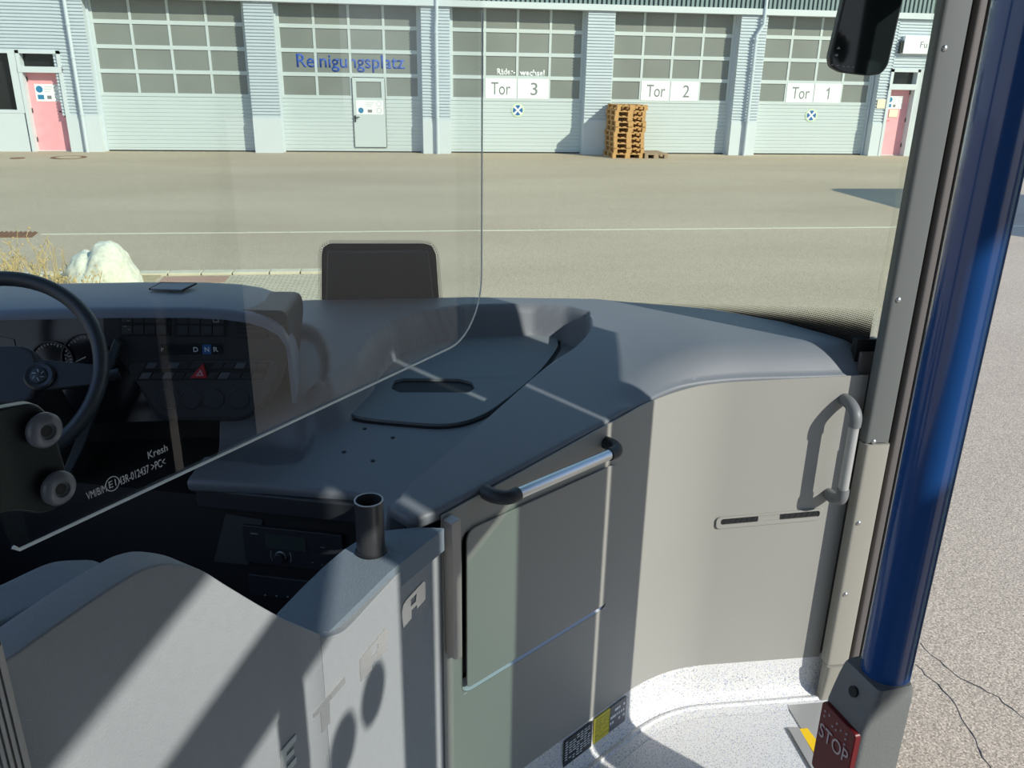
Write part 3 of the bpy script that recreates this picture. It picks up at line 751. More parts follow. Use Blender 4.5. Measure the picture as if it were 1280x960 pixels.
# body front below the windscreen
bm = bmesh.new(); R0 = []
for i in range(len(wp)):
    p = wp[i]; R0.append([bm.verts.new((p.x, p.y+.02, z)) for z in (.3, 1.40)]+[bm.verts.new((p.x, p.y-.005, z)) for z in (1.40, .3)])
for A, B in zip(R0, R0[1:]):
    for j in range(4): bm.faces.new([A[j], A[(j+1) % 4], B[(j+1) % 4], B[j]])
bm.faces.new(R0[0]); bm.faces.new(R0[-1][::-1]); struct(obj('wall_front', bm, FACW))
# printed dot band
def printed(name, quad_rows, parent, m, uvs=None, fade=None):
    bm = bmesh.new(); ul = bm.loops.layers.uv.new('UVMap'); fl2 = bm.verts.layers.float.new('fade')
    V_ = []
    for r_i, r in enumerate(quad_rows):
        V_.append([bm.verts.new(p) for p, *_ in r])
        for v_, (_, u_, w_, fd) in zip(V_[-1], r): v_[fl2] = fd
    info = {v_: (r[k][1], r[k][2]) for v_s, r in zip(V_, quad_rows) for k, v_ in enumerate(v_s)}
    for A, B in zip(V_, V_[1:]):
        for k in range(len(A)-1):
            f_ = bm.faces.new([A[k], A[k+1], B[k+1], B[k]])
            for l in f_.loops: l[ul].uv = info[l.vert]
    return obj(name, bm, m, parent)
# band along the lower right of the windscreen (follows the glass, 6 mm inside it)
def ws_in(i, z): p = ws_pt(i, z); a = wp[max(i-1, 0)]; b_ = wp[min(i+1, len(wp)-1)]; d = (b_-a).normalized(); return p+V((-d.y*0, 0, 0))+V((d.y, -d.x, 0))*.004
def ws_hit(x_, y_):
    d = ray(x_, y_); k = d.x/d.y
    for a, b_ in zip(wp, wp[1:]):
        fa, fb = a.x-k*a.y, b_.x-k*b_.y
        if a.y > 0 and fa <= 0 < fb:
            t = -fa/(fb-fa); p = a.lerp(b_, t); n = V((b_.y-a.y, -(b_.x-a.x), 0)).normalized(); p = p+n*.012; return V((p.x, p.y, 2.2+d.z/d.y*p.y))
    p = wp[-1]; return V((p.x, p.y, 2.2+d.z/d.y*p.y))
rows = [[] for _ in range(6)]; s_ = 0; last = None
for k in range(40):
    x_ = 735+k*(1097-735)/39; t = (x_-735)/360; yt = 377+.5*t*10+8*t*t*.6; yb = 384+6*t+42*t**2.2+6
    T, B = ws_hit(x_, yt), ws_hit(x_, yb)
    if last is not None: s_ += (T.to_2d()-last).length
    last = T.to_2d()
    for r_i in range(6):
        p = T.lerp(B, r_i/5); rows[r_i].append((V((T.x, T.y-.006*(r_i/5)*0, p.z)), s_, p.z, max(0, min(1, 1-r_i/3.2))))
printed('dot_print', rows, ws, MATS['printed_dots'])

# ================================================================== DASHBOARD
def zr(x, y): 
    z = 1.38+.17*(y-1.474)
    return z if z < 1.51 else 1.51+.028*(1-math.exp(-(z-1.51)/.028))
def zf(y): return 1.30+.132*(y-1.5)
RF = Fr((0, 1.474, 1.38), (1, 0, 0), (0, 1, .17)); FF = Fr((0, 1.5, 1.30), (1, 0, 0), (0, 1, .132))
def plan(fr, px): return [fr.at(*p).to_2d() for p in px]
def sm(t): t = max(0., min(1., t)); return t*t*(3-2*t)
def seg_d(p, a, b_):
    ab = b_-a; t = max(0, min(1, (p-a).dot(ab)/ab.length_squared)); return (p-a-ab*t).length
def inside(p, poly):
    c_ = False; n = len(poly); j = n-1
    for i in range(n):
        a, b_ = poly[i], poly[j]
        if (a.y > p.y) != (b_.y > p.y) and p.x < (b_.x-a.x)*(p.y-a.y)/(b_.y-a.y)+a.x: c_ = not c_
        j = i
    return c_
def sdist(p, poly):
    d = min(seg_d(p, poly[i-1], poly[i]) for i in range(len(poly))); return d if inside(p, poly) else -d
rim = plan(RF, [(737, 387), (739, 410), (722, 432), (685, 457), (627, 507), (591, 539), (541, 582), (507, 609)])
rim = [V(p) for p in rim]
bowl = [p.to_2d() for p in smooth_line([V((p.x, p.y, 0)) for p in rim], 4)]
bowl += [V((-.04, 1.50)), V((-.06, 1.40)), V((-1.0, 1.40)), V((-1.0, 2.02)), V((-.34, 2.03)), V((-.27, 2.0)), V((-.2, 2.02)), V((-.14, 2.12)), V((-.10, 2.24)), V((-.04, 2.36)), V((.05, 2.43)), V((.18, 2.475)), V((.40, 2.48)), V((.50, 2.45))]
lrec = [v.to_2d() for v in smooth_line([V((p.x, p.y, 0)) for p in plan(RF, [(345, 408), (375, 404), (396, 415), (406, 440), (404, 470)])]+[V((p.x, p.y, 0)) for p in plan(FF, [(395, 520), (378, 566), (350, 578), (300, 572), (250, 560)])]+[V((-.7, 2.2, 0))], 4, True)]
LIDP = [(445, 524), (437, 512), (446, 492), (470, 462), (500, 437), (535, 423), (600, 419), (686, 424), (697, 432), (693, 444), (670, 472), (630, 505), (600, 524), (560, 534), (500, 531)]
_fe = [q_.to_2d() for q_ in smooth_line([V((.5456, 1.844, 0)), V((.65, 1.915, 0)), V((.73, 1.948, 0)), V((.86, 1.966, 0)), V((1.05, 1.966, 0)), V((1.3, 1.966, 0))], 8)]
FRONT_EDGE = list(zip(_fe, _fe[1:]))
def zd(x, y):
    z = zr(x, y); p = V((x, y))
    if x > .45:      # crowned slab towards the door
        k = sm((x-.45)/.4); rise = 1.532-z; t = min(seg_d(p, a_, b_) for a_, b_ in FRONT_EDGE)/.09
        if t < 1: t = max(0, t); kk = math.sin(math.pi/2*t) if t > 0 else 0
        else: kk = 1
        z += k*max(0, rise)*kk
    if x < .62:
        d = sdist(p, bowl); w = .03+.06*sm((.0-x)/.25)
        if d > 0:
            tt_ = max(0, min(1, d/w)); kk_ = tt_ if tt_ < .6 else .6+.4*math.sin((tt_-.6)/.4*math.pi/2)*1.0; kk_ = min(1, .55*kk_+.45*sm(tt_)) if tt_ < 1 else 1; z = z-(z-zf(y))*kk_
        d2 = sdist(p, lrec)
        if d2 > -.01: z -= .035*sm((d2+.01)/.02)
    return z
out = []
out += plan(FF, [(238, 598), (340, 604), (440, 614), (470, 620)])
out += plan(RF, [(492, 632), (516, 646)])
cab = []
for q_ in (V((.065, 1.474, 0)), V((.2, 1.572, 0)), V((.4, 1.718, 0)), V((.555, 1.831, 0))): cab.append((q_-CB.n*.016).to_2d())
cab += [q_.to_2d() for q_ in smooth_line([V((.5456, 1.844, 0)), V((.65, 1.915, 0)), V((.73, 1.948, 0)), V((.86, 1.966, 0)), V((1.05, 1.966, 0)), V((1.205, 1.966, 0))], 8)][1:]
out += cab
out += [V((1.212, 1.985)), V((1.2, 2.03)), V((1.165, 2.10)), V((1.09, 2.23)), V((.93, 2.38)), V((.6, 2.52)), V((.2, 2.565)), V((-.3, 2.56)), V((-.45, 2.53)), V((-.46, 1.92))]
O2 = [V((p[0], p[1])) for p in out]
dense = []
for i in range(len(O2)):
    a, b_ = O2[i], O2[(i+1) % len(O2)]; n = max(1, int((b_-a).length/.012))
    for k in range(n): dense.append(a.lerp(b_, k/n))
pts = list(dense); ne = len(dense)
rl = [p.to_2d() for p in smooth_line([V((p.x, p.y, 0)) for p in rim], 12)]
lines_ = []
for o_ in (-.006, 0, .005, .012, .022, .034):
    L_ = []
    for i in range(len(rl)):
        a, b_ = rl[max(i-1, 0)], rl[min(i+1, len(rl)-1)]; d = (b_-a).normalized(); L_.append(rl[i]+V((-d.y, d.x))*(-1)*o_*1.0)
    if not inside(L_[len(L_)//2], bowl) and o_ > 0: L_ = [rl[i]*2-L_[i] for i in range(len(L_))]
    if inside(L_[len(L_)//2], bowl) and o_ < 0: L_ = [rl[i]*2-L_[i] for i in range(len(L_))]
    K_ = [L_[0]]
    for q_ in L_[1:]:
        if (q_-K_[-1]).length > .006: K_.append(q_)
    lines_.append([q_ for q_ in K_ if inside(q_, dense) and min((q_-e_).length for e_ in dense) > .003])
rimpts = [q_ for L_ in lines_ for q_ in L_]
fe = [q_.to_2d() for q_ in smooth_line([V((.50, 1.812, 0)), V((.5456, 1.844, 0)), V((.65, 1.915, 0)), V((.73, 1.948, 0)), V((.86, 1.966, 0)), V((1.05, 1.966, 0)), V((1.205, 1.966, 0))], 12)]
for o_ in (.007, .015, .024, .034, .046, .06):
    L_ = []
    for i in range(1, len(fe)-1):
        d = (fe[i+1]-fe[i-1]).normalized(); q_ = fe[i]+V((-d.y, d.x))*o_
        if (not L_ or (q_-L_[-1]).length > .0075) and q_.x < 1.19: L_.append(q_)
    lines_.append(L_); rimpts += L_
gx = -.8
while gx < 1.25:
    gy = 1.4
    while gy < 2.6:
        p = V((gx, gy))
        if inside(p, dense) and min((p-q_).length_squared for q_ in dense[::2]) > .007**2 and min((p-q_).length_squared for q_ in rimpts) > .006**2: pts.append(p)
        gy += .0115
    gx += .0115
edges = [(i, (i+1) % ne) for i in range(ne)]
for L_ in lines_:
    k0 = len(pts); pts += L_; edges += [(k0+i, k0+i+1) for i in range(len(L_)-1)]
vv, ee, ff, *_ = delaunay_2d_cdt(pts, edges, [], 1, 1e-6)
bm = bmesh.new(); VV = [bm.verts.new((p.x, p.y, zd(p.x, p.y))) for p in vv]
for f_ in ff:
    try: bm.faces.new([VV[i] for i in f_])
    except ValueError: pass
# rounded skirt
bm.verts.ensure_lookup_table(); prev = [VV[i] for i in range(ne)]
ok = True
for (o_, dz) in ((.005, -.002), (.008, -.006), (.0085, -.012), (.007, -.024), (.0, -.032), (-.03, -.034)):
    cur = []
    for i in range(ne):
        a, b_ = dense[i-1], dense[(i+1) % ne]; d = (b_-a).normalized(); nn = V((d.y, -d.x)); p = dense[i]
        cur.append(bm.verts.new((p.x+nn.x*o_, p.y+nn.y*o_, zd(p.x, p.y)+dz)))
    for i in range(ne):
        j = (i+1) % ne
        try: bm.faces.new([prev[i], prev[j], cur[j], cur[i]])
        except ValueError: pass
    prev = cur
dash = thing('dashboard', 'wide blue grey dashboard with a sunken tray and lid behind the entrance panel', 'dashboard')
obj('top_moulding', bm, BODY, dash, smooth=1.2)
# lid with finger slot
lidp = [tuple(p) for p in smooth_line([V((*FF.uv(*p), 0)) for p in LIDP], 4, True)]; lidp = [(p[0], p[1]) for p in lidp]
slot = rnd(FF.pts([(489, 490), (493, 480), (505, 477), (575, 478), (590, 482), (593, 490), (585, 495), (500, 495)]), .005, 3)
obj('lid', plate(FF, [lidp, slot[::-1]], .001, .011), BODYL, dash, bevel=.0015)
c_ = V((sum(p[0] for p in lidp)/len(lidp), sum(p[1] for p in lidp)/len(lidp)))
gro = [tuple(c_+(V(p)-c_)*1.03) for p in lidp]
obj('lid_gap', plate(FF, [gro], -.003, .0025), BLACK, dash)
for (x_, y_) in ((456, 536), (491, 547), (430, 565), (466, 576)):
    p = FF.at(x_, y_); bm = bmesh.new(); z = zd(p.x, p.y); p = V((p.x, p.y, z)); dr = (p-CAM); lathe(bm, V((p.x, p.y, z-.004)), (0, 0, 1), [(.0052, 0), (.0052, .0055), (.004, .0058)], 14); obj('screw_hole', bm, BLACK, dash)
# front fascia under the tray (faces the driver) and lower body
RD = Fr((-.24, 1.715, 0), (.956, -.292, 0), (0, 0, 1))
def rpx(l): return RD.pts(l)
TRW = -.5
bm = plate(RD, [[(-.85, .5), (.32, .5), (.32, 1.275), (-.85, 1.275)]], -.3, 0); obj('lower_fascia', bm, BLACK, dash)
bm = bmesh.new(); fz_ = Fr((-.24, 1.70, 0), (.956, -.292, 0), (0, 0, 1))
bm = plate(Fr((-.24, 1.69, 0), (.956, -.292, 0), (0, 0, 1)), [rnd([(-.26, 1.255), (.285, 1.255), (.285, 1.305), (-.26, 1.305)], .012)], -.2, .0); obj('tray_apron', bm, DARK, dash, bevel=.006)
bm = plate(RD, [rnd(rpx([(283, 641), (330, 649), (312, 705), (268, 701)]), .006)], 0, .004); obj('side_facing', bm, mat('fascia_grey', (.05, .058, .06), .5), dash)
# thin cover underneath cabinet top lip, inner side wall (hides the inside of the cabinet from the driver)
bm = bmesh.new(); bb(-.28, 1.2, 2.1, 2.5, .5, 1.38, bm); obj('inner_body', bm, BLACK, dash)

# radio
rad_ = thing('radio', 'black car radio with a small green grey display and round knob under the dashboard', 'radio')
rp = rpx([(305, 653), (430, 672), (424, 712), (300, 697)])
obj('radio_body', plate(RD, [rnd([(rp[0][0], rp[0][1]), (rp[1][0], rp[0][1]), (rp[1][0], rp[2][1]), (rp[0][0], rp[2][1])], .004)], .001, .012), DARK, rad_, bevel=.002)
a, b_ = RD.uv(334, 664), RD.uv(386, 686)
obj('display', plate(RD, [rect(a[0], b_[0], b_[1], a[1], .002)], .012, .0135), LCD, rad_)
kc = RD.uv(354, 692); 
obj('knob', lathe(bmesh.new(), RD.w(kc[0], kc[1], .012), RD.n, [(.0125, 0), (.0125, .01), (.010, .013), (.003, .013)], 28), DARK, rad_, smooth=.8)
bm = plate(RD, [circle(kc[0], kc[1], .0135, 28), circle(kc[0], kc[1], .012, 28)[::-1]], .012, .0165); obj('knob_ring', bm, PALEG, rad_)
bm = bmesh.new()
for sg in (-1, 1):
    arc = [(kc[0]+sg*(.021+.004*math.cos(t)), kc[1]+.014*math.sin(t)) for t in (-1.2, -.6, 0, .6, 1.2)]
    tube(bm, [RD.w(p[0], p[1], .0125) for p in arc], .0007, 5)
obj('button_arcs', bm, PALEG, rad_)
bm = bmesh.new()
for (x_, y_, w_, h_) in ((316, 664, .018, .0035), (403, 681, .010, .002), (392, 700, .005, .002), (404, 703, .005, .002)):
    p = RD.uv(x_, y_); plate(RD, [rect(p[0], p[0]+w_, p[1], p[1]+h_)], .012, .0128, bm)
obj('markings', bm, mat('dim_print', (.2, .21, .21), .5), rad_)
# control row below the radio
hc = thing('heater_controls', 'black lower control panel with small marks below the radio', 'control panel')
rp = rpx([(312, 715), (400, 728)]); obj('panel_body', plate(RD, [rect(rp[0][0], rp[1][0]+.02, rp[1][1]-.05, rp[0][1], .004)], 0, .01), DARK, hc, bevel=.002)
bm = bmesh.new()
for k in range(3): p = RD.uv(334+k*14, 741+k); plate(RD, [rect(p[0]-.0015, p[0]+.0015, p[1]-.001, p[1]+.002)], .01, .011, bm)
obj('marks', bm, PALEG, hc)

# ================================================================== DRIVER'S INSTRUMENT CONSOLE
CF = Fr((-.5, 1.95, 1.55), (1, 0, 0), (0, .10, 1))
con = thing('instrument_console', 'dark driver console with switch rows, a gear selector and a blue grey hood', 'instrument console')
# hood
hp = [(-1.25, 1.60), (-1.25, 1.672), (-.42, 1.672), (-.335, 1.664), (-.29, 1.640), (-.272, 1.605), (-.272, 1.57), (-.292, 1.57), (-.292, 1.60), (-.31, 1.632), (-.36, 1.645), (-.42, 1.65), (-1.2, 1.65), (-1.2, 1.6)]
hp = [(-1.25, 1.672), (-1.25, 1.682), (-.66, 1.684), (-.5, 1.681), (-.42, 1.675), (-.36, 1.665), (-.32, 1.650), (-.29, 1.628), (-.275, 1.595), (-.270, 1.45), (-.281, 1.45), (-.284, 1.593), (-.30, 1.624), (-.33, 1.643), (-.365, 1.656), (-.42, 1.665), (-.5, 1.671), (-.66, 1.674)]
hf = facing(1.945)
bm = bmesh.new()
ys = [(1.935, -.012, .0), (1.942, -.004, 0), (1.955, 0, 0), (2.1, -.004, -.01), (2.25, -.016, -.025), (2.32, -.03, -.035), (2.34, -.045, -.04)]
RR = []
for (yy, dz, dx) in ys:
    RR.append([bm.verts.new((p[0]+(dx if p[0] > -1 else 0), yy, p[1]+dz)) for p in hp])
for A, B in zip(RR, RR[1:]):
    for j in range(len(hp)): bm.faces.new([A[j], A[(j+1) % len(hp)], B[(j+1) % len(hp)], B[j]])
bm.faces.new(RR[0]); bm.faces.new(RR[-1][::-1])
obj('hood', bm, mat('hood_plastic', (.165, .20, .25), .45, bump=.2, bscale=800), con, smooth=.9)
HT = flat(1.6845); obj('hood_hatch', plate(HT, [HT.pts([(186, 361), (201, 353), (246, 354), (228, 363)])], -.003, .0012), BLACK, con)
HT2 = flat(1.686); obj('hatch_lid', plate(HT2, [HT2.pts([(188, 361), (202, 354), (243.5, 354.5), (227, 362.3)])], -.003, .0008), mat('hood_plastic', (.165, .20, .25), .45), con)
# console body with the lobe outline
lob = CF.pts([(128, 385), (358, 388), (362, 410), (357, 470), (340, 500), (318, 520), (300, 527), (208, 526), (192, 517), (168, 474), (152, 452), (140, 436), (128, 430)])
lob = rnd(lob, .02, 4)
obj('console_body', plate(CF, [lob], -.3, 0), DARK, con, bevel=.004)
bez = CF.pts([(168, 452), (345, 449), (350, 462), (334, 498), (312, 518), (298, 522), (210, 521), (196, 513), (166, 470), (160, 458)])
bez = rnd(bez, .012, 4)
obj('lower_switch_field', plate(CF, [bez], 0, .004), mat('field_plastic', (.035, .042, .05), .5), con, bevel=.002)
SW = mat('switch_cap', (.03, .036, .042), .35); SW2 = mat('switch_cap_light', (.10, .115, .13), .4)
def key(fr, px, m, name='switch', c0=.004, c1=.010, par=None): return obj(name, plate(fr, [fr.pts(px)], c0, c1), m, par or con, bevel=.0012)
# long double row of keys with the hazard switch
bedp = CF.pts([(170, 475), (184, 453), (338, 452), (330, 474)]); obj('key_bed', plate(CF, [bedp], .004, .0055), BLACK, con)
for r_ in range(2):
    for k in range(11):
        if k in (5,): continue
        t0, t1 = k/11+.004, (k+1)/11-.006
        if r_ == 0: L_, R__, yt, yb, sx = 186, 338, 452.5, 459.5, -4
        else: L_, R__, yt, yb, sx = 179, 333, 464.5, 472.5, -5
        xa, xb = L_+(R__-L_)*t0, L_+(R__-L_)*t1
        key(CF, [(xa, yt), (xb, yt), (xb+sx, yb), (xa+sx, yb)], SW2 if (r_, k) in ((0, 0), (0, 2), (1, 0), (1, 2), (1, 7), (0, 8)) else SW, 'switch')
hz = key(CF, [(255, 453), (260, 471), (239, 471)], RED2, 'hazard_switch', .004, .014)
tri = CF.pts([(252.5, 460), (256, 468), (246, 468)]); tri2 = CF.pts([(252, 463), (253.5, 466.6), (249.5, 466.6)])
obj('triangle_mark', plate(CF, [tri, tri2[::-1]], .014, .0146), mat('pink_print', (.6, .35, .38), .5), hz)
for x_ in (211, 239, 267, 298):
    c = CF.uv(x_, 498); bm = bmesh.new(); lathe(bm, CF.w(c[0], c[1], .003), CF.n, [(.026, 0), (.026, .004), (.023, .006), (.0215, .004), (.004, .0045)], 32)
    obj('round_blank', bm, mat('field_plastic', (.035, .042, .05), .5), con, smooth=.6)
# upper switch banks
def bank(x0, x1, y0, y1, n, lit=()):
    b0 = obj('switch_bank', plate(CF, [CF.pts([(x0-3, y1+3), (x1+3, y1+3), (x1+3, y0-3), (x0-3, y0-3)])], 0, .004), BLACK, con, bevel=.001)
    for r_ in range(2):
        for k in range(n):
            xa, xb = x0+(x1-x0)*k/n+.6, x0+(x1-x0)*(k+1)/n-.6; ya = y0 if r_ == 0 else (y0+y1)/2+1.5; yb = (y0+y1)/2-1.5 if r_ == 0 else y1
            obj('switch', plate(CF, [CF.pts([(xa, yb), (xb, yb), (xb, ya), (xa, ya)])], .004, .009), SW, b0, bevel=.001)
    return b0
b0 = bank(153, 210, 391, 417, 4)
bm = bmesh.new()
for k, (x_, y_) in enumerate(((158, 396), (162, 400), (158, 407), (163, 411), (160, 394))): p = CF.uv(x_, y_); plate(CF, [rect(p[0]-.003, p[0]+.003, p[1]-.0012, p[1]+.0012)], .009, .0095, bm)
obj('pictograms', bm, mat('dim_print', (.2, .21, .21), .5), b0)
b1 = bank(222, 281, 392, 418, 4); c = CF.uv(271, 399)
obj('pictograms', plate(CF, [rect(c[0]-.007, c[0]+.006, c[1]-.006, c[1]+.006), rect(c[0]-.005, c[0]+.004, c[1]-.004, c[1]+.004)[::-1]], .009, .0096), mat('dim_print2', (.35, .36, .36), .5), b1)
vb_ = obj('air_vent', plate(CF, [rnd(CF.pts([(296, 424), (336, 423), (336, 395), (296, 396)]), .003)], 0, .005), BLACK, con)
bm = bmesh.new()
for k in range(5): a = CF.uv(300, 419-k*5); b_ = CF.uv(332, 418-k*5); bm = plate(CF, [[(a[0], a[1]), (b_[0], b_[1]), (b_[0], b_[1]+.003), (a[0], a[1]+.003)]], .005, .009, bm)
obj('vent_slats', bm, SW, vb_)
gs = obj('gear_selector', plate(CF, [rnd(CF.pts([(201, 443), (278, 442), (278, 430), (201, 430)]), .002)], 0, .006), SHINY, con, bevel=.001)
c = [CF.uv(x_, 440) for x_ in (242, 256, 267)]
obj('neutral_key', plate(CF, [CF.pts([(254, 442), (265, 442), (265, 430), (254, 430)])], .006, .008), BBLUE, gs)
for x_, s_ in ((243, 'D'), (257, 'N'), (268, 'R')): p = CF.uv(x_, 439); text('letter', s_, CF, p[0], p[1], .0105, .0115, WPLATE, gs, .008, .0004, bold=.01)
p = CF.uv(202.5, 438.5); text('letter', 'P', CF, p[0], p[1], .006, .008, PALEG, gs, .006, .0004)
# gauge cluster behind the steering wheel
GC = Fr((-.85, 2.10, 1.55), (1, 0, 0), (0, .25, 1))
obj('cluster_panel', plate(GC, [[(-.4, -.2), (.30, -.2), (.30, .12), (-.4, .12)]], -.02, 0), SHINY, con)
for (x_, y_, rr) in ((66, 452, .052), (108, 446, .058)):
    c = GC.uv(x_, y_); gp = obj('gauge', plate(GC, [circle(c[0], c[1], rr, 40), circle(c[0], c[1], rr*.94, 40)[::-1]], 0, .008), DARK, con)
    bm = bmesh.new()
    for k in range(26):
        t = math.radians(225-k*10.4); l0, l1 = (.74, .88) if k % 5 == 0 else (.80, .88)
        a, b_ = V((math.cos(t), math.sin(t))), V((-math.sin(t), math.cos(t)))*.0012
        pp = [V(c)+a*rr*l0-b_, V(c)+a*rr*l1-b_, V(c)+a*rr*l1+b_, V(c)+a*rr*l0+b_]; plate(GC, [[tuple(q_) for q_ in pp]], 0, .002, bm)
    obj('scale_ticks', bm, PALEG, gp)
    t = math.radians(205); a = V((math.cos(t), math.sin(t))); n_ = V((-a.y, a.x))*.0015
    bm = plate(GC, [[tuple(V(c)-n_), tuple(V(c)+a*rr*.75), tuple(V(c)+n_)]], .003, .005); obj('needle', bm, PALEG, gp)
obj('screen', plate(GC, [rnd(GC.pts([(-30, 462), (24, 458), (18, 424), (-30, 415)]), .004)], 0, .003), mat('screen_dark', (.05, .055, .05), .25), con)
# console strut and black lower body below the hood
bm = bmesh.new(); bb(-1.25, -.45, 2.12, 2.4, .5, 1.42, bm); bb(-1.25, -.36, 2.2, 2.3, .5, 1.60, bm); obj('lower_body', bm, BLACK, con)
st_ = Fr((-.72, 1.9, 1.45), (1, .1, 0), (0, .1, 1))
obj('side_strut', plate(st_, [st_.pts([(143, 422), (150, 432), (104, 560), (84, 600), (78, 590)])], -.03, 0), mat('strut_plastic', (.045, .06, .07), .35), con, bevel=.003)

# ---- steering wheel
wc = CAM + ray(-8, 464)*(1.72/ray(-8, 464).y)
wn = (V((0.05, -.80, .60))).normalized()
wu = V((1, 0, 0)); wu = (wu-wn*wu.dot(wn)).normalized(); wv = wn.cross(wu)
sw = thing('steering_wheel', 'black steering wheel at the left edge behind the clear partition', 'steering wheel')
WR = .205
bm = bmesh.new(); ring = [wc+(wu*math.cos(t)+wv*math.sin(t))*WR for t in [2*math.pi*k/72 for k in range(72)]]
RV = []
for k, p in enumerate(ring):
    rd = (p-wc).normalized(); RV.append([bm.verts.new(p+rd*.0155*math.cos(a)+wn*.0175*math.sin(a)) for a in [2*math.pi*j/16 for j in range(16)]])
for k in range(72):
    A, B = RV[k], RV[(k+1) % 72]
    for j in range(16): bm.faces.new([A[j], A[(j+1) % 16], B[(j+1) % 16], B[j]])
obj('rim', bm, mat('wheel_leather', (.03, .038, .045), .42), sw, smooth=1.5)
WF = Fr(wc, wu, wv)
obj('hub', plate(WF, [rnd([(-.08, -.07), (.08, -.07), (.09, .0), (.07, .055), (-.07, .055), (-.09, 0)], .03)], -.05, .004), DARK, sw, bevel=.008)
for s_ in (-1, 1):
    bm = plate(WF, [rnd([(s_*.06, -.045), (s_*.2, -.03), (s_*.2, .012), (s_*.06, .03)][::s_], .008)], -.02, -.002); sp_ = obj('spoke', bm, DARK, sw, bevel=.005)
    bm = bmesh.new(); lathe(bm, WF.w(s_*.088, -.012, -.002), WF.n, [(.03, 0), (.03, .006), (.026, .009), (.018, .008), (.016, .011), (.004, .012)], 28); bt = obj('button_pad', bm, mat('pad_black', (.02, .024, .028), .3), sp_, smooth=.6)
    bm = bmesh.new()
    for k in range(6):
        t = k*math.pi/3+.4; tube(bm, [WF.w(s_*.088+.006*math.cos(t), -.012+.006*math.sin(t), .0105), WF.w(s_*.088+.013*math.cos(t+.3), -.012+.013*math.sin(t+.3), .0085)], .0009, 5)
    obj('button_marks', bm, PALEG, bt)
cc = wc - wn*.04
bm = bmesh.new(); tube(bm, [cc, cc-wn*.12, cc-wn*.25+V((0, .05, -.2)), cc+V((0, .3, -.75))], [.06, .07, .08, .09], 20); obj('steering_column', bm, BLACK, sw, smooth=1)
bm = bmesh.new(); tube(bm, [cc-wn*.05, cc-wn*.05+wu*.16+wv*.005, cc-wn*.05+wu*.215+wv*.02], [.008, .01, .013], 12); obj('stalk', bm, DARK, sw, smooth=1)
# driver platform floor and seat box
bm = bb(-1.25, -.45, -.6, 2.1, FZ-.02, .60); struct(obj('floor_platform', bm, BLACK))

# ================================================================== CAB DOOR
def topw(o, zmin):
    '''bevel only the top edges of a panel'''
    me = o.data; at = me.attributes.new('bevel_weight_edge', 'FLOAT', 'EDGE')
    for e in me.edges:
        a, b_ = me.vertices[e.vertices[0]].co, me.vertices[e.vertices[1]].co
        h = V((a.x-b_.x, a.y-b_.y)).length
        at.data[e.index].value = 1.0 if (a.z > zmin and b_.z > zmin and abs(a.z-b_.z) < h*4) else 0.0
    o.modifiers['bevel'].limit_method = 'WEIGHT'
TP = heading((.05, 1.46), 27); qx = TP.at(400, 792); LP = heading((qx.x, qx.y), 37)
door = thing('cab_door', 'grey driver cab door with raised letters, a padded top and a clear partition pane above', 'cab door')
top = LP.pts([(17, 820), (90, 768), (160, 722), (190, 708), (215, 705), (250, 712), (285, 733), (330, 760), (365, 779)])
tl = [tuple(p)[:2] for p in smooth_line([V((a, b_, 0)) for a, b_ in top], 4)]
uE = LP.uv(400, 793)[0]
poly = [(tl[0][0]-.12, .45), (uE, .45), (uE, LP.uv(400, 793)[1])]+tl[::-1]+[(tl[0][0]-.12, tl[0][1])]
bm = plate(LP, [poly], 0, -.055)
ob_ = obj('rear_panel', bm, CABD, door, bevel=.012, segs=4); topw(ob_, 1.30)
tt = TP.pts([(401, 797), (415, 795), (434, 786), (461, 757), (486, 730), (510, 704), (533, 680), (552, 662)])
tl2 = [tuple(p)[:2] for p in smooth_line([V((a, b_, 0)) for a, b_ in tt], 4)]
uR = TP.uv(555, 800)[0]
poly = [(tl2[0][0]-.002, .45), (uR, .45), (uR, tl2[-1][1])]+tl2[::-1]
bm = plate(TP, [poly], 0, -.024); ob_ = obj('front_panel', bm, CABD, door, bevel=.009, segs=4); topw(ob_, 1.30)
for f_ in ob_.data.polygons: f_.use_smooth = False
ob_.modifiers['bevel'].harden_normals = False
# raised letters, cut from flat metal
def lett(name_px, fr, holes=()):
    loops = [fr.pts(name_px)]+[fr.pts(h)[::-1] for h in holes]
    return obj('raised_letter', plate(fr, loops, -.001, .0022), CHROME, door)
def zz(l): return [(380+a/3.694, 700+b_/3.694) for a, b_ in l]
lett(zz([(455, 312), (449, 265), (449, 235), (455, 205), (470, 182), (548, 97), (556, 104), (556, 180), (518, 224), (517, 206), (492, 230), (492, 268)]), TP, [zz([(488, 182), (516, 152), (512, 190), (489, 214)])])
lett(zz([(260, 560), (256, 520), (255, 462), (268, 442), (368, 318), (382, 322), (382, 355), (372, 388), (384, 404), (345, 455), (330, 466), (318, 466), (309, 485), (308, 505)]), TP, [zz([(304, 452), (304, 415), (322, 390), (338, 385), (338, 405), (325, 432)])])
lett(zz([(118, 645), (118, 618), (184, 540), (186, 566)]), TP)
lett(zz([(40, 725), (42, 707), (114, 622), (114, 650), (116, 750), (80, 795), (74, 700)]), LP)
eb = [(-60, 1020), (-60, 880), (10, 800), (10, 830), (-36, 885), (-36, 905), (0, 865), (0, 890), (-36, 932), (-36, 960), (10, 905), (10, 935)]
lett([(380+(a-50)/3.694, 700+b_/3.694) for a, b_ in eb], LP)
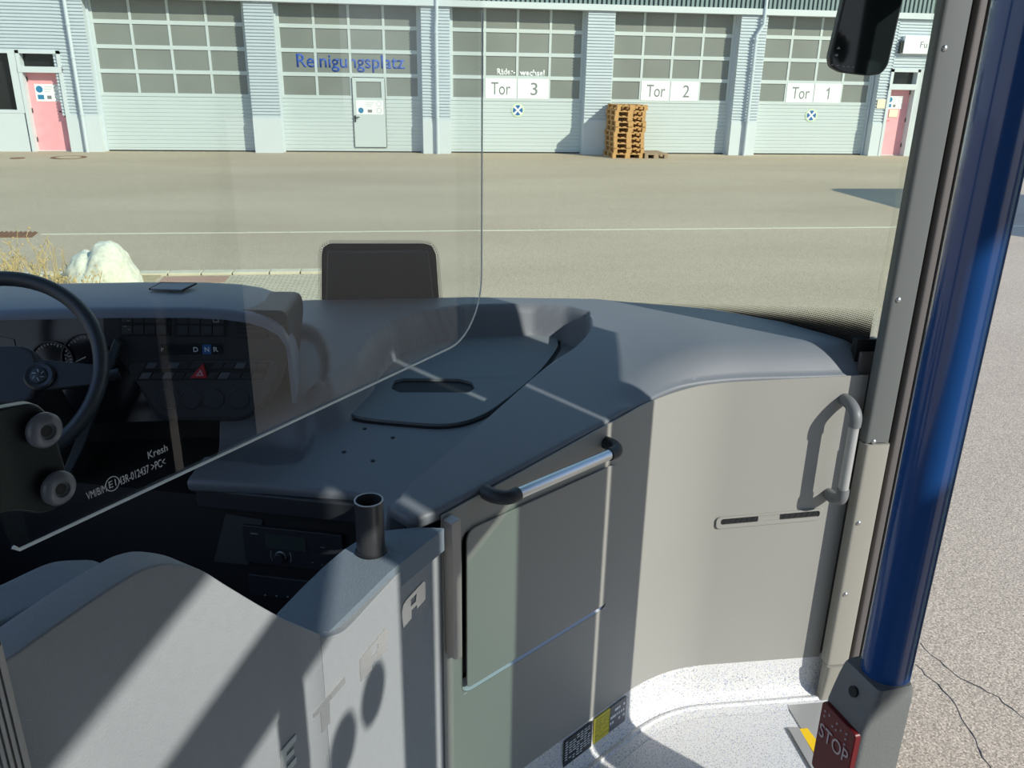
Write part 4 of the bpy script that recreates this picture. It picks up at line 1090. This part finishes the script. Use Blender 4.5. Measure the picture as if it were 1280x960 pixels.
# shelf on the inner side, with crease line
SH = flat(1.362)
shp = SH.pts([(398, 800), (372, 792), (345, 768), (380, 732), (405, 708), (428, 688), (447, 676), (482, 663), (521, 659), (556, 660), (486, 716), (450, 752), (412, 789)])
obj('inner_shelf', plate(SH, [rnd(shp, .004, 3)], -.05, 0), PAD, door, bevel=.003)
# partition pane
GP = heading((qx.x-.025, qx.y+.02), 37)
gpx = [(-90, 640), (4, 655), (15, 680), (540, 452), (562, 441), (580, 422), (592, 402), (600, 378), (603, 350), (602, 240), (601, 140), (597, 60), (585, -60), (-90, -60)]
gpx = GP.pts(gpx); zb_ = (GP.uv(15, 680)[1]+GP.uv(540, 452)[1])/2
u0g = GP.uv(15, 680)[0]; u1g = GP.uv(602, 300)[0]; z_top = GP.uv(590, -60)[1]
gl = GP.pts([(0, 600), (15, 680)])
loop = [(u0g-.012, 2.75), (u0g-.012, zb_+.09), (u0g, zb_+.006), (u0g+.006, zb_)]
cr = .09; n_ = 10
loop += [(u1g-cr*1.2+cr*1.2*math.sin(t), zb_+cr*1.25-cr*1.25*math.cos(t)) for t in [math.pi/2*k/n_ for k in range(n_+1)]]
loop += [(u1g, 2.3), (u1g, 2.75)]
pn = obj('partition_pane', plate(GP, [loop], -.003, .003), CGLASS, door)
er = .0016
bm = bmesh.new(); tube(bm, [GP.w(a, b_, .0) for a, b_ in loop[2:-1]], .0022, 8, ry=.5); obj('polished_edge_glint', bm, EDGE, pn)
# pane etching
vt = zb_+.022; ue = GP.uv(108, 620)[0]
DIM = mat('etched_print', (.5, .52, .53), .6)
text('etched_text', 'VM/B/M', GP, GP.uv(106, 622)[0], vt, .024, .009, DIM, pn, .0034, .0003)
c = GP.uv(138, 604); cu_, cv_ = c
obj('etched_ring', plate(GP, [circle(cu_, vt+.006, .0088, 30), circle(cu_, vt+.006, .0078, 30)[::-1]], .0034, .0037), DIM, pn)
text('etched_text', 'E1', GP, cu_-.0045, vt+.002, .009, .008, DIM, pn, .0034, .0003)
text('etched_text', '43R-012437', GP, GP.uv(146, 601)[0], vt, GP.uv(184, 587)[0]-GP.uv(146, 601)[0], .010, DIM, pn, .0034, .0003)
text('etched_text', '>PC<', GP, GP.uv(187, 585)[0], vt, GP.uv(204, 577)[0]-GP.uv(187, 585)[0], .010, DIM, pn, .0034, .0003)
text('etched_text', 'Kresh', GP, GP.uv(183, 573)[0], GP.uv(183, 573)[1], .027, .009, DIM, pn, .0034, .0003)
# pane clamps and their carrier
for (x_, y_) in ((50, 536), (68, 608)):
    c = GP.uv(x_, y_); bm = bmesh.new(); lathe(bm, GP.w(c[0], c[1], .003), GP.n, [(.017, 0), (.0185, .002), (.0185, .006), (.015, .0105), (.0085, .0115), (.0075, .008), (.003, .008)], 32)
    cl = obj('clamp_disc', bm, mat('clamp_grey', (.13, .14, .16), .3), door, smooth=.9)
    bm = bmesh.new(); lathe(bm, GP.w(c[0], c[1], .0105), GP.n, [(.006, -.003), (.006, .001), (.002, .0015)], 16); obj('clamp_screw', bm, BLACK, cl)
cp = rnd(GP.pts([(-40, 520), (48, 504), (66, 520), (90, 600), (88, 628), (60, 645), (20, 640), (-60, 660)]), .01, 4)
obj('clamp_carrier', plate(GP, [cp], -.02, -.004), mat('carrier_black', (.012, .013, .015), .3), door, bevel=.003)

# ribbed hinge post at the lower left
hpo = thing('hinge_post', 'ribbed aluminium hinge post with a black cap at the lower left corner', 'post')
HP = heading((LP.at(20, 880).x+.02, LP.at(20, 880).y-.03), 60)
uH = HP.uv(36, 945)[0]; zt_ = HP.uv(2, 808)[1]
prof = []; w_ = .05
bm = bmesh.new()
for k in range(9):
    a = uH-w_+k*w_/9; plate(HP, [rect(a, a+w_/9*.6, .45, zt_)], -.02, .002, bm)
plate(HP, [rect(uH-w_, uH, .45, zt_)], -.03, -.004, bm)
obj('ribbed_profile', bm, mat('post_alu', (.5, .48, .43), .45, .1), hpo)
obj('cap', plate(HP, [rnd([(uH-w_-.01, zt_), (uH+.0, zt_), (uH-.004, zt_+.03), (uH-.012, zt_+.09), (uH-w_, zt_+.09)], .006)], -.05, .004), BLACK, hpo, bevel=.003)

# ticket pipe on the shelf
pc = SH.at(464, 689); tp = thing('holder_tube', 'short open dark tube standing on the shelf of the cab door', 'tube')
tp.location = (pc.x, pc.y, 1.362); r_ = .0262; h_ = .108
bm = bmesh.new(); lathe(bm, (0, 0, 0), (0, 0, 1), [(r_-.003, .006), (r_, 0), (r_, h_-.001), (r_-.001, h_), (r_-.0025, h_), (r_-.003, h_-.002), (r_-.003, .006), (.001, .006)], 40, caps=False); obj('tube_wall', bm, mat('tube_plastic', (.04, .042, .045), .38), tp, smooth=.6)
bm = bmesh.new(); lathe(bm, (0, 0, 0), (0, 0, 1), [(r_+.003, 0), (r_+.003, .004), (r_+.0005, .006), (r_+.0005, 0)], 32, caps=False); obj('base_collar', bm, BLACK, tp, smooth=.6)
bm = bmesh.new(); lathe(bm, (0, 0, h_), (0, 0, 1), [(r_+.0004, -.0012), (r_+.0004, .0004), (r_-.0022, .0004), (r_-.0022, -.0012)], 40, caps=False); obj('bright_rim', bm, mat('rim_light', (.4, .41, .42), .3), tp)

# ---- driver seat (its padded armrest shows behind the cab door)
seat = thing('driver_seat', 'blue grey padded driver seat armrest showing behind the cab door', 'seat')
AR = heading((qx.x-.085, qx.y+.06), 37)
a0, a1 = AR.uv(8, 760), AR.uv(160, 697)
ap = rnd([(a0[0]-.2, 1.45), (a1[0]+.01, 1.45), (a1[0]+.012, a1[1]-.035), (a1[0]-.05, a1[1]-.004), (a1[0]-.13, a1[1]-.002), (a0[0]-.2, a0[1]-.0)], .02, 5)
obj('armrest', plate(AR, [ap], -.09, 0), PAD, seat, bevel=.018, segs=4)
bm = bb(-1.05, -.55, .75, 1.25, 1.0, 1.12); obj('cushion', bm, PAD, seat, bevel=.04, segs=4)
bm = bb(-1.05, -.55, .62, .75, 1.05, 1.75); obj('backrest', bm, PAD, seat, bevel=.04, segs=4)
bm = bb(-.95, -.65, .85, 1.15, .60, 1.0); obj('pedestal', bm, BLACK, seat, bevel=.01)

# ================================================================== POLE + STOP BUTTON
PX, PY = .352, .473
pole = thing('handrail_pole', 'glossy blue vertical handrail pole in the foreground at right', 'pole')
bm = bmesh.new(); lathe(bm, (PX, PY, FZ), (0, 0, 1), [(.0178, 0), (.0178, 2.47)], 48); obj('pole_tube', bm, BLUE, pole, smooth=1)
bm = bmesh.new(); lathe(bm, (PX, PY, FZ), (0, 0, 1), [(.045, 0), (.045, .008), (.025, .02), (.019, .03)], 32); obj('base_flange', bm, STOPG, pole, smooth=.6)
stop = thing('stop_button_box', 'grey stop button box with a dark red STOP plate clamped on the blue pole', 'stop button')
az = math.atan2(PX, PY)
# local frame: e1 = direction the button faces (towards the door side, left-back), e2 sideways
th = math.radians(200)
e1 = V((-.985, -.174, 0)).normalized(); e2 = V((-e1.y, e1.x, 0))     # e2 points towards the camera side
SB = Fr((PX, PY, 0), e2, (0, 0, 1)); sgn = 1 if SB.n.dot(e1) > 0 else -1
def py_(p): q_ = p-CAM; return 480-F*q_.dot(UP)/q_.dot(fw)
zt0 = 1.9
while py_(SB.w(.024, zt0, .020*sgn)) < 872: zt0 -= .001
bm = bmesh.new()
def sec(z, hw, cf, cb):
    pts = rnd([(-hw, cb), (hw, cb), (hw*.98, cf), (-hw*.98, cf)], .005, 4); return [bm.verts.new(SB.w(a, z, c_*sgn)) for a, c_ in pts]
S_ = [sec(zt0+.001, .0195, .021, -.009), sec(zt0-.002, .0205, .0225, -.0105), sec(zt0-.012, .0215, .025, -.0105), sec(zt0-.026, .0215, .029, -.0105), sec(zt0-.034, .0215, .031, -.0105), sec(zt0-.12, .0215, .032, -.0105), sec(zt0-.15, .0215, .030, -.0105), sec(zt0-.17, .019, .02, -.009)]
for A, B in zip(S_, S_[1:]):
    for j in range(len(A)): bm.faces.new([A[j], A[(j+1) % len(A)], B[(j+1) % len(A)], B[j]])
bm.faces.new(S_[0]); bm.faces.new(S_[-1][::-1]); obj('housing', bm, STOPG, stop, smooth=.7)
FS = Fr(SB.w(0, 0, .0312*sgn), e2*(1 if V(e2).cross(V((0, 0, 1))).dot(e1) > 0 else -1), (0, 0, 1))
bt = obj('button_plate', plate(FS, [rnd(rect(-.0195, .0195, zt0-.10, zt0-.035), .004)], -.002, .004), RED, stop, bevel=.001)
text('lettering', 'STOP', FS, -.0165, zt0-.066, .033, .0125, mat('stop_print', (.5, .42, .42), .5), bt, .0042, .0005)
bm = bmesh.new()
for (a, b_) in ((-.014, 0), (-.014, -.005), (-.009, 0), (-.004, -.006), (0, 0), (0, -.006), (.005, -.002), (.011, 0), (.011, -.005), (.011, -.01)): bmesh.ops.create_icosphere(bm, subdivisions=1, radius=.0011, matrix=Matrix.Translation(FS.w(a, zt0-.041+b_, .0042)))
obj('braille_dots', bm, mat('stop_print', (.5, .42, .42), .5), bt)
bm = bmesh.new(); lathe(bm, FS.w(.0, zt0-.014, -.010), (FS.n+V((0, 0, .25))).normalized(), [(.0042, 0), (.0042, .006), (.002, .0062)], 20); obj('screw_hole', bm, BLACK, stop)

# ================================================================== MIRROR DISPLAY
MDf = facing(1.75)
MD = Fr((.95, 1.80, 2.3), (.985, -.17, 0), (.0, -.02, 1))
md = thing('mirror_display', 'tall black rounded display hanging in front of the windscreen beside the pillar', 'display')
mp_ = MD.pts([(1057, -8), (1037, 72), (1039, 84), (1053, 91), (1085, 95), (1102, 93), (1111, 82), (1132, -8)])
u_l, u_r = MD.uv(1042, 60)[0], MD.uv(1117, 60)[0]; zb1 = MD.uv(1075, 94)[1]
ml = [(u_l-.002, .5), (u_l-.006, zb1+.05), (u_l-.004, zb1+.018), (u_l+.006, zb1+.005), (u_l+.03, zb1), (u_r-.03, zb1-.003), (u_r-.01, zb1+.004), (u_r+.0, zb1+.025), (u_r+.014, .5)]
pl_ = rnd(mp_[1:7]+[MD.uv(1150, -90), MD.uv(1076, -90)], .008, 4)
obj('housing', plate(MD, [pl_], -.03, 0), DARK, md, bevel=.006, segs=3)
cx = sum(p[0] for p in pl_)/len(pl_); cy_ = sum(p[1] for p in pl_)/len(pl_)
scr = [((p[0]-cx)*.93+cx, (p[1]-cy_)*.97+cy_) for p in pl_]
sc_ = obj('screen', plate(MD, [scr], 0, .0015), mat('display_glass', (.012, .018, .018), .04), md)
bm = bmesh.new()
for (x_, y_) in ((1040, 81), (1047, 82), (1054, 83), (1060, 83.5), (1066, 84)): p = MD.uv(x_, y_); plate(MD, [rect(p[0]-.0022, p[0]+.0022, p[1]-.001, p[1]+.001)], .0015, .002, bm)
p = MD.uv(1048, 60); plate(MD, [[(p[0]-.004, p[1]-.002), (p[0]+.004, p[1]-.002), (p[0], p[1]+.003)]], .0015, .002, bm)
p = MD.uv(1046, 69); plate(MD, [rect(p[0]-.004, p[0]+.002, p[1]-.002, p[1]+.002)], .0015, .002, bm)
obj('screen_symbols', bm, mat('dim_print2', (.35, .36, .36), .5), sc_)
bm = bmesh.new(); tube(bm, [MD.w(.0, .35, -.03), (1.15, 1.98, 2.72), (1.25, 2.0, 2.75)], .02, 12); obj('mounting_arm', bm, DARK, md)

# ---- black print patch and sensor housing at the middle of the windscreen
WC = Fr((0, 2.585, 1.6), (1, 0, 0), (0, -.06, 1))
pp = WC.pts([(402, 375), (402, 318), (404, 309), (412, 304), (530, 304), (540, 307), (545, 318), (549, 375)])
pr_ = rnd(pp, .006, 3)
obj('black_print', plate(WC, [[(p[0], p[1]) for p in pr_]], 0, .003), mat('ceramic_black', (.012, .013, .016), .4), ws)
inn = WC.pts([(408, 375), (410, 312), (535, 311), (542, 375)])
sh = thing('sensor_housing', 'black trapezoid sensor housing behind the windscreen at the middle of the dashboard', 'sensor housing')
bm = plate(WC, [rnd(inn, .01)], .004, .03)
obj('cover', bm, DARK, sh, bevel=.008, segs=3)
bm = bmesh.new(); cxx = (pp[0][0]+pp[-1][0])/2
for k in range(len(pp)-1):
    a, b_ = V(pp[k]), V(pp[k+1]); L_ = (b_-a).length; n = max(1, int(L_/.0062))
    for j in range(n):
        for r_i, rr in enumerate((.0019, .0014)):
            p = a.lerp(b_, (j+.5*r_i)/n); d = (b_-a).normalized(); nn = V((-d.y, d.x)); 
            if (nn.x*(p.x-cxx)+nn.y*(p.y-(pp[0][1]+.06))) < 0: nn = -nn
            p = p+nn*(.004+.005*r_i); plate(WC, [circle(p.x, p.y, rr, 8)], .001, .002, bm)
obj('dot_border', bm, BLACK, ws)

# ================================================================== LIGHT
sun = bpy.data.lights.new('sun', 'SUN'); so = bpy.data.objects.new('sun', sun); COL.objects.link(so)
sd_ = V((-1, 1.05, -.84)).normalized(); so.rotation_euler = sd_.to_track_quat('-Z', 'Y').to_euler(); so.location = (3, -3, 5)
sun.energy = 4.9; sun.angle = math.radians(.55); sun.color = (1, .96, .88)
w = bpy.data.worlds.new('world'); SC.world = w; w.use_nodes = True; nt = w.node_tree; bg = nt.nodes['Background']
tc = nt.nodes.new('ShaderNodeTexCoord'); sp = nt.nodes.new('ShaderNodeSeparateXYZ'); nt.links.new(tc.outputs['Generated'], sp.inputs[0])
r = nt.nodes.new('ShaderNodeValToRGB'); r.color_ramp.elements[0].position = .0; r.color_ramp.elements[0].color = (.75, .82, .9, 1); r.color_ramp.elements[1].position = .6; r.color_ramp.elements[1].color = (.28, .5, .95, 1)
nt.links.new(sp.outputs[2], r.inputs[0]); nt.links.new(r.outputs[0], bg.inputs[0]); bg.inputs[1].default_value = .95
SC.view_settings.view_transform = 'Standard'; SC.view_settings.look = 'None'; SC.view_settings.gamma = 1; SC.view_settings.use_curve_mapping = False
SC.view_settings.exposure = 0.0
try:
    SC.cycles.max_bounces = 8; SC.cycles.transparent_max_bounces = 16; SC.cycles.use_denoising = True; SC.cycles.sample_clamp_indirect = 5
except Exception: pass
